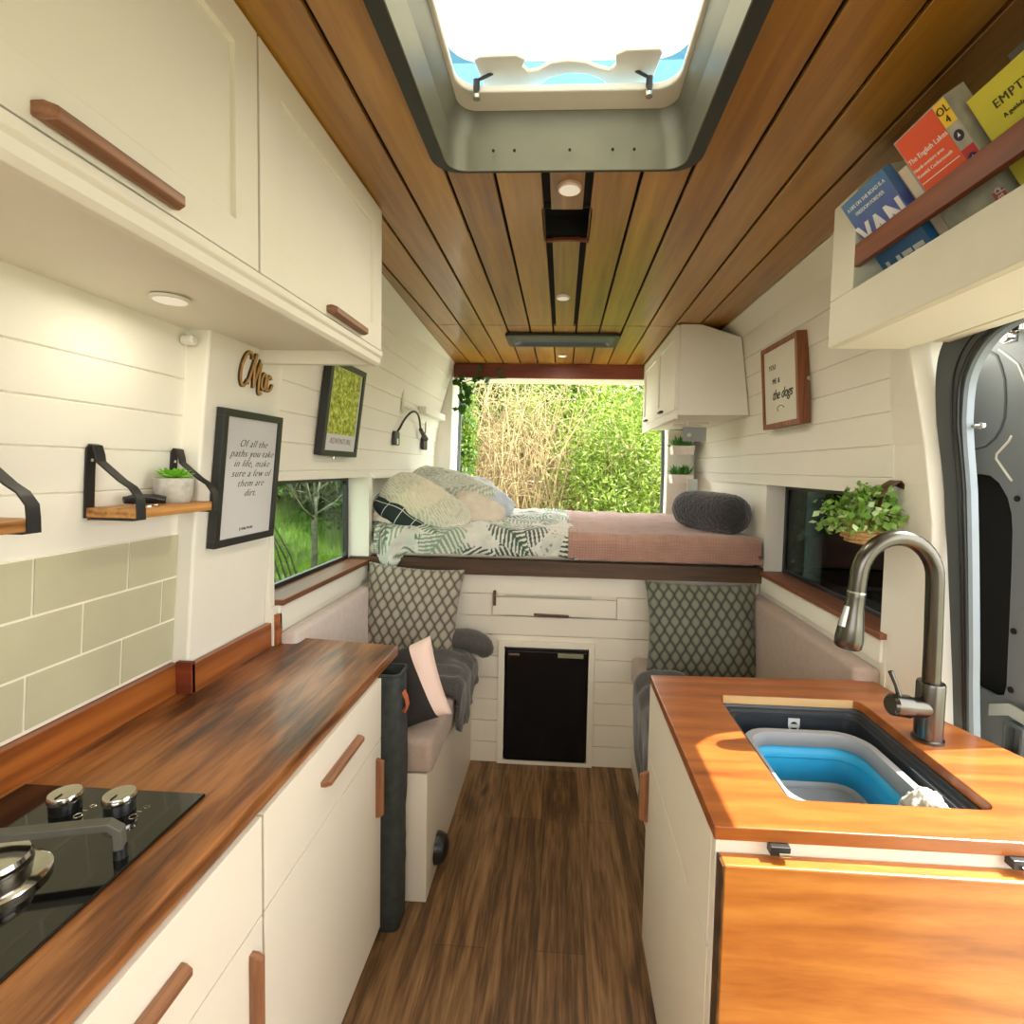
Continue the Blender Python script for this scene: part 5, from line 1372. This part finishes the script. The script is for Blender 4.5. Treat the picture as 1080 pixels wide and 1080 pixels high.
# the slid-open door parked outside: inner skin with pressings and cavity
dr_ = bpy.data.objects.new('door_2', None); C.objects.link(dr_); dr_.location = (1.12, 1.8, .3); WLOC[dr_.name] = Vector(dr_.location); dr_['kind'] = 'structure'; dr_['label'] = 'inner metal skin of the slid-open side door outside'
hole = [(1.437, 1.428), (1.405, 1.424), (1.375, 1.405), (1.347, 1.369), (1.333, 1.33), (1.327, 1.288), (1.322, 1.194), (1.313, .90), (1.318, .875), (1.346, .862), (1.60, .862), (2.2, .87), (2.24, .9), (2.24, 1.40), (2.2, 1.428)]
topc = []
for i in range(9):
    a = math.radians(90 + 90 * i / 8); topc.append((1.45 + .235 * math.cos(a), 1.57 + .25 * math.sin(a)))
outl = [(2.40, .2), (2.40, 1.82)] + topc + [(1.213, 1.3), (1.18, .6), (1.17, .2)]
plate(outl, [hole], 'X', 1.12, 1.135).build('door_skin', M['door_metal'], dr_, bevel=.004)
MB().box((1.150, 1.24, .3), (1.165, 2.38, 1.80)).build('door_cavity', M['void'], dr_)
plate([(2.42, .2), (2.42, 1.84)] + [(a - .02, b + .02) for a, b in topc] + [(1.19, 1.3), (1.16, .6), (1.15, .2)], [], 'X', 1.166, 1.18).build('outer_skin', M['door_metal'], dr_)
gp = [(1.506, 1.758), (1.46, 1.757), (1.427, 1.75), (1.405, 1.735), (1.390, 1.705), (1.377, 1.67), (1.370, 1.62), (1.369, 1.573), (1.378, 1.545), (1.394, 1.522), (1.42, 1.503), (1.46, 1.496), (1.52, 1.494)]
MB().tube([(1.1195, y, z) for y, z in gp], .0035, 8).build('pressing_line', M['seal'], dr_, smooth='all')
MB().tube([(1.1195, y, z) for y, z in [(1.345, 1.525), (1.352, 1.512), (1.385, 1.480), (1.386, 1.468), (1.345, 1.422), (1.335, 1.412)]], .003, 8).build('pressing_line', M['acrylic_grey'], dr_, smooth='all')
MB().tube([(1.1195, y, z) for y, z in [(1.27, 1.2), (1.28, 1.5), (1.30, 1.62), (1.34, 1.70), (1.40, 1.75)]], .003, 8).build('pressing_line', M['alu'], dr_, smooth='all')
q = MB()
for y, z in ((1.316, 1.369), (1.300, 1.043), (1.297, .897)): q.lathe([(.0075, 1.1165), (.0075, 1.1195)], (0, y, z), 16, 'X')
q.build('skin_hole', M['void'], dr_)
q = MB().box((1.09, 1.30, 1.775), (1.118, 1.36, 1.81)).box((1.08, 1.32, 1.75), (1.10, 1.345, 1.81)).lathe([(.014, 1.07), (.014, 1.09)], (0, 1.33, 1.765), 18, 'X'); q.build('roller_bracket', M['chrome'], dr_, bevel=.002)
# latch pocket low on the door
plate(rrect(1.23, .74, 1.285, .83, .012), [rrect(1.238, .75, 1.277, .82, .008)], 'X', 1.095, 1.118).build('latch_frame', M['seal'], dr_, bevel=.002)
q = MB().strap([(1.10, 1.33, .83), (1.105, 1.28, .855), (1.11, 1.24, .85)], (0, 0, 1), .03, .006); q.build('latch_cover', M['alu'], dr_, smooth=True)

# ================================================================== OUTSIDE
gz = -.62
q = MB().box((-30, -25, gz - .1), (30, 30, gz)); g_ = q.build('ground', M['ground_bare']); structure(g_)
# grassy bank to the left, rising away from the van
q = MB(); nx_, ny_ = 40, 60; vs = []
for j in range(ny_ + 1):
    for i in range(nx_ + 1):
        x = -2.2 - 10 * i / nx_; y = -3 + 16 * j / ny_
        z = gz + .02 + 1.5 * (1 / (1 + math.exp(-(-x - 4.6) * 1.2))) * 1.0 + .12 * nz(x, y) + .02
        if i == 0: z = gz + .01
        vs.append((x, y, z))
fs = [(j * (nx_ + 1) + i, j * (nx_ + 1) + i + 1, (j + 1) * (nx_ + 1) + i + 1, (j + 1) * (nx_ + 1) + i) for j in range(ny_) for i in range(nx_)]
structure(q.add(vs, fs).build('ground_bank', M['ground'], smooth='all'))
def bankz(x, y): return gz + .02 + 1.5 * (1 / (1 + np.exp(-(-x - 4.6) * 1.2)))
n = 60000
gx = -2.2 - 6 * rng.random(n) ** 1.1; gy = rng.uniform(.5, 11, n); zz = bankz(gx, gy)
hh = rng.uniform(.10, .30, n); an = rng.uniform(0, 2 * PI, n); wd = .010
bx = np.stack([gx, gy, zz], 1); dx_ = np.stack([np.cos(an) * wd, np.sin(an) * wd, np.zeros(n)], 1)
tip = bx + np.stack([rng.normal(0, .06, n), rng.normal(0, .06, n), hh], 1)
V = np.stack([bx - dx_, bx + dx_, tip], 1).reshape(-1, 3); F = np.arange(3 * n).reshape(n, 3)
o = big_mesh('meadow_grass', V, F, [M['grass']]); tag(o, 'long green grass on the bank seen through the left window', 'grass', kind='stuff')

def blob_points(n, cen, rad, clump=60, spread=.32):
    cc_ = rng.normal(size=(clump, 3)); cc_ /= np.linalg.norm(cc_, axis=1, keepdims=True); cc_ *= rng.uniform(.35, 1, (clump, 1)) ** .5
    k = rng.integers(0, clump, n); p_ = cc_[k] + rng.normal(0, spread, (n, 3)) * .55
    return p_ * np.array(rad) + np.array(cen)
def bush(name, label, cat, cen, rad, n, ln, wd, mats, share=.2, stems=14, bark='twig', clump=60, group=None):
    t = thing(name, label, cat, (cen[0], cen[1], gz), group)
    P = blob_points(n, cen, rad, clump); P[:, 2] = np.maximum(P[:, 2], gz + .03)
    V, F = leaves(P, ln, wd, droop=.25)
    big_mesh('foliage', V, F, mats, t, (rng.random(len(F)) < share).astype(int))
    q = MB()
    for k in range(stems):
        a = rng.uniform(0, 2 * PI); top = Vector(cen) + Vector((math.cos(a) * rad[0] * rng.uniform(.2, .9), math.sin(a) * rad[1] * rng.uniform(.2, .9), rad[2] * rng.uniform(.2, .95)))
        b0 = Vector((cen[0] + rng.uniform(-.3, .3), cen[1] + rng.uniform(-.2, .2), gz)); mid = b0.lerp(top, .5) + Vector((rng.uniform(-.15, .15), rng.uniform(-.15, .15), .1))
        q.tube([b0, mid, top], [.02, .012, .003], 5)
    q.build('stems', M[bark], t)
    return t
ML = [M['hedge_leaf'], M['hedge_leaf_light']]
bush('willow_bush', 'bright yellow-green willow bush filling the right of the rear opening', 'bush', (1.15, 6.9, .85), (1.25, .9, 1.6), 36000, .085, .022, ML, .3, 40)
bush('willow_bush', 'taller green bush behind the willow, at the top centre of the rear opening', 'bush', (.1, 8.6, 1.9), (1.3, .8, 1.6), 16000, .10, .03, ML, .15, 20)
bush('willow_bush', 'low willow sprays in front of the dry twigs behind the bed', 'bush', (.1, 6.6, .1), (.6, .5, .8), 4000, .075, .02, ML, .35, 24)
bush('climbing_shrub', 'fresh green climber at the left edge of the rear opening', 'bush', (-1.45, 6.5, 1.75), (.32, .4, 1.05), 7000, .07, .035, [M['hedge_side'], M['hedge_leaf']], .4, 10)
bush('dark_hedge', 'dark hedge standing behind the dry twigs and willow', 'hedge', (-.9, 9.8, 1.2), (3.2, .8, 2.6), 34000, .16, .08, [M['hedge_dark'], M['hedge_side']], .35, 10, clump=150)
bush('dark_hedge', 'dark hedge continuing to the right behind the willow bush', 'hedge', (3.2, 9.4, 1.2), (2.4, .9, 2.6), 22000, .16, .08, [M['hedge_dark'], M['hedge_side']], .35, 10, clump=120)
bush('dark_hedge', 'dark hedge along the top of the bank outside the left window', 'hedge', (-6.4, 11.5, 1.1), (3.4, 2.2, 1.4), 26000, .16, .08, [M['hedge_dark'], M['hedge_side']], .3, 10, clump=200)
# dry twig thicket
tt = thing('twig_thicket', 'thicket of pale dry twigs at the left of the rear opening', 'bush', (-.8, 7.4, gz))
q = MB()
for k in range(640):
    b0 = Vector((rng.uniform(-2.3, .15), rng.uniform(6.6, 8.2), rng.uniform(gz, 1.1)))
    d = Vector((rng.normal(0, .22), rng.normal(0, .15), 1)).normalized(); L = rng.uniform(.9, 2.2)
    p1 = b0 + d * L * .5 + Vector((rng.normal(0, .05), 0, 0)); d2 = (d + Vector((rng.normal(0, .35), rng.normal(0, .3), rng.uniform(-.5, .1)))).normalized()
    p2 = p1 + d2 * L * .5; q.tube([b0, p1, p2], [.009, .007, .003], 4, cap=False)
    for j in range(4):
        t = rng.uniform(.2, 1); s0 = (b0.lerp(p1, t) if j < 2 else p1.lerp(p2, t)); e0 = s0 + Vector((rng.normal(0, .25), rng.normal(0, .15), rng.uniform(-.05, .4))) * .9
        q.tube([s0, s0.lerp(e0, .5) + Vector((0, 0, .03)), e0], [.0045, .0035, .002], 3, cap=False)
q.build('twigs', M['twig'], tt)
P = blob_points(5000, (-.8, 7.4, 1.0), (1.3, .6, 1.7)); V, F = leaves(P, .05, .014, droop=1.0); big_mesh('seed_heads', V, F, [M['twig'], M['hedge_leaf_light']], tt, (rng.random(len(F)) < .3).astype(int))
# bare tree outside the left window
tr_ = thing('bare_tree', 'small bare pale tree with forked branches outside the left window', 'tree', (-2.7, 5.05, gz))
q = MB()
bx_, by_ = -3.1, 6.25
q.tube([(bx_, by_, gz), (bx_ + .01, by_, .3), (bx_, by_ + .02, .75), (bx_ + .01, by_ + .02, 1.0)], [.042, .036, .032, .026], 9)
q.build('trunk', M['bark'], tr_, smooth='all')
q = MB()
for (dx, dy, dz, r) in ((-.15, .55, .75, .022), (.1, -.55, .8, .022), (-.3, .25, .85, .016), (.15, .9, .4, .014), (.2, -.95, .45, .014), (0, .05, 1.0, .018)):
    s0 = Vector((bx_, by_, .70 + rng.uniform(0, .25))); e = s0 + Vector((dx, dy, dz)); q.tube([s0, s0.lerp(e, .5) + Vector((0, 0, -.05)), e], [r, r * .7, r * .35], 6)
    for j in range(5):
        t = rng.uniform(.3, .95); a = s0.lerp(e, t); b_ = a + Vector((rng.normal(0, .15), rng.normal(0, .28), rng.uniform(.05, .4))); q.tube([a, b_], [r * .35, .003], 5)
q.build('branches', M['bark'], tr_, smooth='all')
q = MB()
st_ = thing('dead_branches', 'dark bare stems leaning across the grass outside the left window', 'branches', (-2.6, 4.2, gz))
for k in range(9):
    y0 = 3.9 + k * .10; q.tube([(-2.75, y0 + .9, gz + .05), (-2.8, y0 + .45, .45), (-2.85, y0 + rng.uniform(-.15, .1), 1.15 + rng.uniform(-.1, .25))], [.014, .010, .004], 5)
q.build('stems', plain('dark_bark', (56, 52, 40), .9), st_)

# ================================================================== LIGHT
sc = bpy.context.scene
wd_ = bpy.data.worlds.new('sky'); sc.world = wd_; wd_.use_nodes = True; nt = wd_.node_tree
bgn = nt.nodes['Background']
tc = nt.nodes.new('ShaderNodeTexCoord'); sx = nt.nodes.new('ShaderNodeSeparateXYZ'); nt.links.new(tc.outputs['Generated'], sx.inputs[0])
cl = nt.nodes.new('ShaderNodeTexNoise'); cl.inputs['Scale'].default_value = 2.4; cl.inputs['Detail'].default_value = 6
nt.links.new(tc.outputs['Generated'], cl.inputs['Vector'])
skyc = ramp(nt, sx.outputs[2], [(0.0, (.96, .97, 1.0, 1)), (.35, (.82, .90, 1.0, 1)), (1.0, (.66, .80, 1.0, 1))])
cloud = ramp(nt, cl.outputs['Fac'], [(.40, (0, 0, 0, 1)), (.56, (1, 1, 1, 1))])
nt.links.new(mixc(nt, cloud, skyc, (1.0, .985, .95, 1)), bgn.inputs['Color'])
bgn.inputs['Strength'].default_value = SKY = 3.2

def lamp(kind, name, loc, energy, col=(1, 1, 1), **kw):
    l = bpy.data.lights.new(name, kind); l.energy = energy; l.color = col
    o = bpy.data.objects.new(name, l); C.objects.link(o); o.location = loc
    for k, v in kw.items(): setattr(l, k, v)
    return o
sd = Vector((-.69, -.14, -.92)).normalized()
s = lamp('SUN', 'sun', (3, 2, 8), 9.0, (1, .95, .84), angle=.009)
s.rotation_euler = sd.to_track_quat('-Z', 'Y').to_euler()
for nm, (x, y, z), e in (('ceiling_lamp', (.002, 1.345, 2.120), 1.6), ('ceiling_lamp', (-.013, 2.18, 2.120), 1.6), ('ceiling_lamp', (-.017, 3.30, 2.122), 1.0), ('under_cabinet_lamp', (-.78, .99, 1.728), .35)):
    lamp('AREA', nm, (x, y, z), e, (1, .90, .74), shape='DISK', size=.05)

sc.cycles.caustics_reflective = False; sc.cycles.caustics_refractive = False
# ================================================================== CAMERA
cam = bpy.data.cameras.new('camera'); co = bpy.data.objects.new('camera', cam); C.objects.link(co)
cam.sensor_width = 36; cam.lens = 18; cam.clip_start = .02; cam.clip_end = 200
PPX, PPY, VX, VY, ROLL = 565., 522., 593., 494., -.0235
yv = Vector((VX - PPX, -(VY - PPY), -540.)).normalized()
uv = Vector((math.sin(-ROLL), math.cos(ROLL), 0)); zv = (uv - yv * uv.dot(yv)).normalized(); xv = yv.cross(zv)
Rm = Matrix((xv, yv, zv)).to_4x4()       # camera space -> world space
Rm.translation = Vector((0, 0, 1.42)); co.matrix_world = Rm
cam.shift_x = (540 - PPX) / 1080; cam.shift_y = (PPY - 540) / 1080
sc.camera = co
vs_ = sc.view_settings; vs_.view_transform = 'Standard'; vs_.look = 'None'; vs_.exposure = 1.08; vs_.gamma = 1; vs_.use_curve_mapping = False
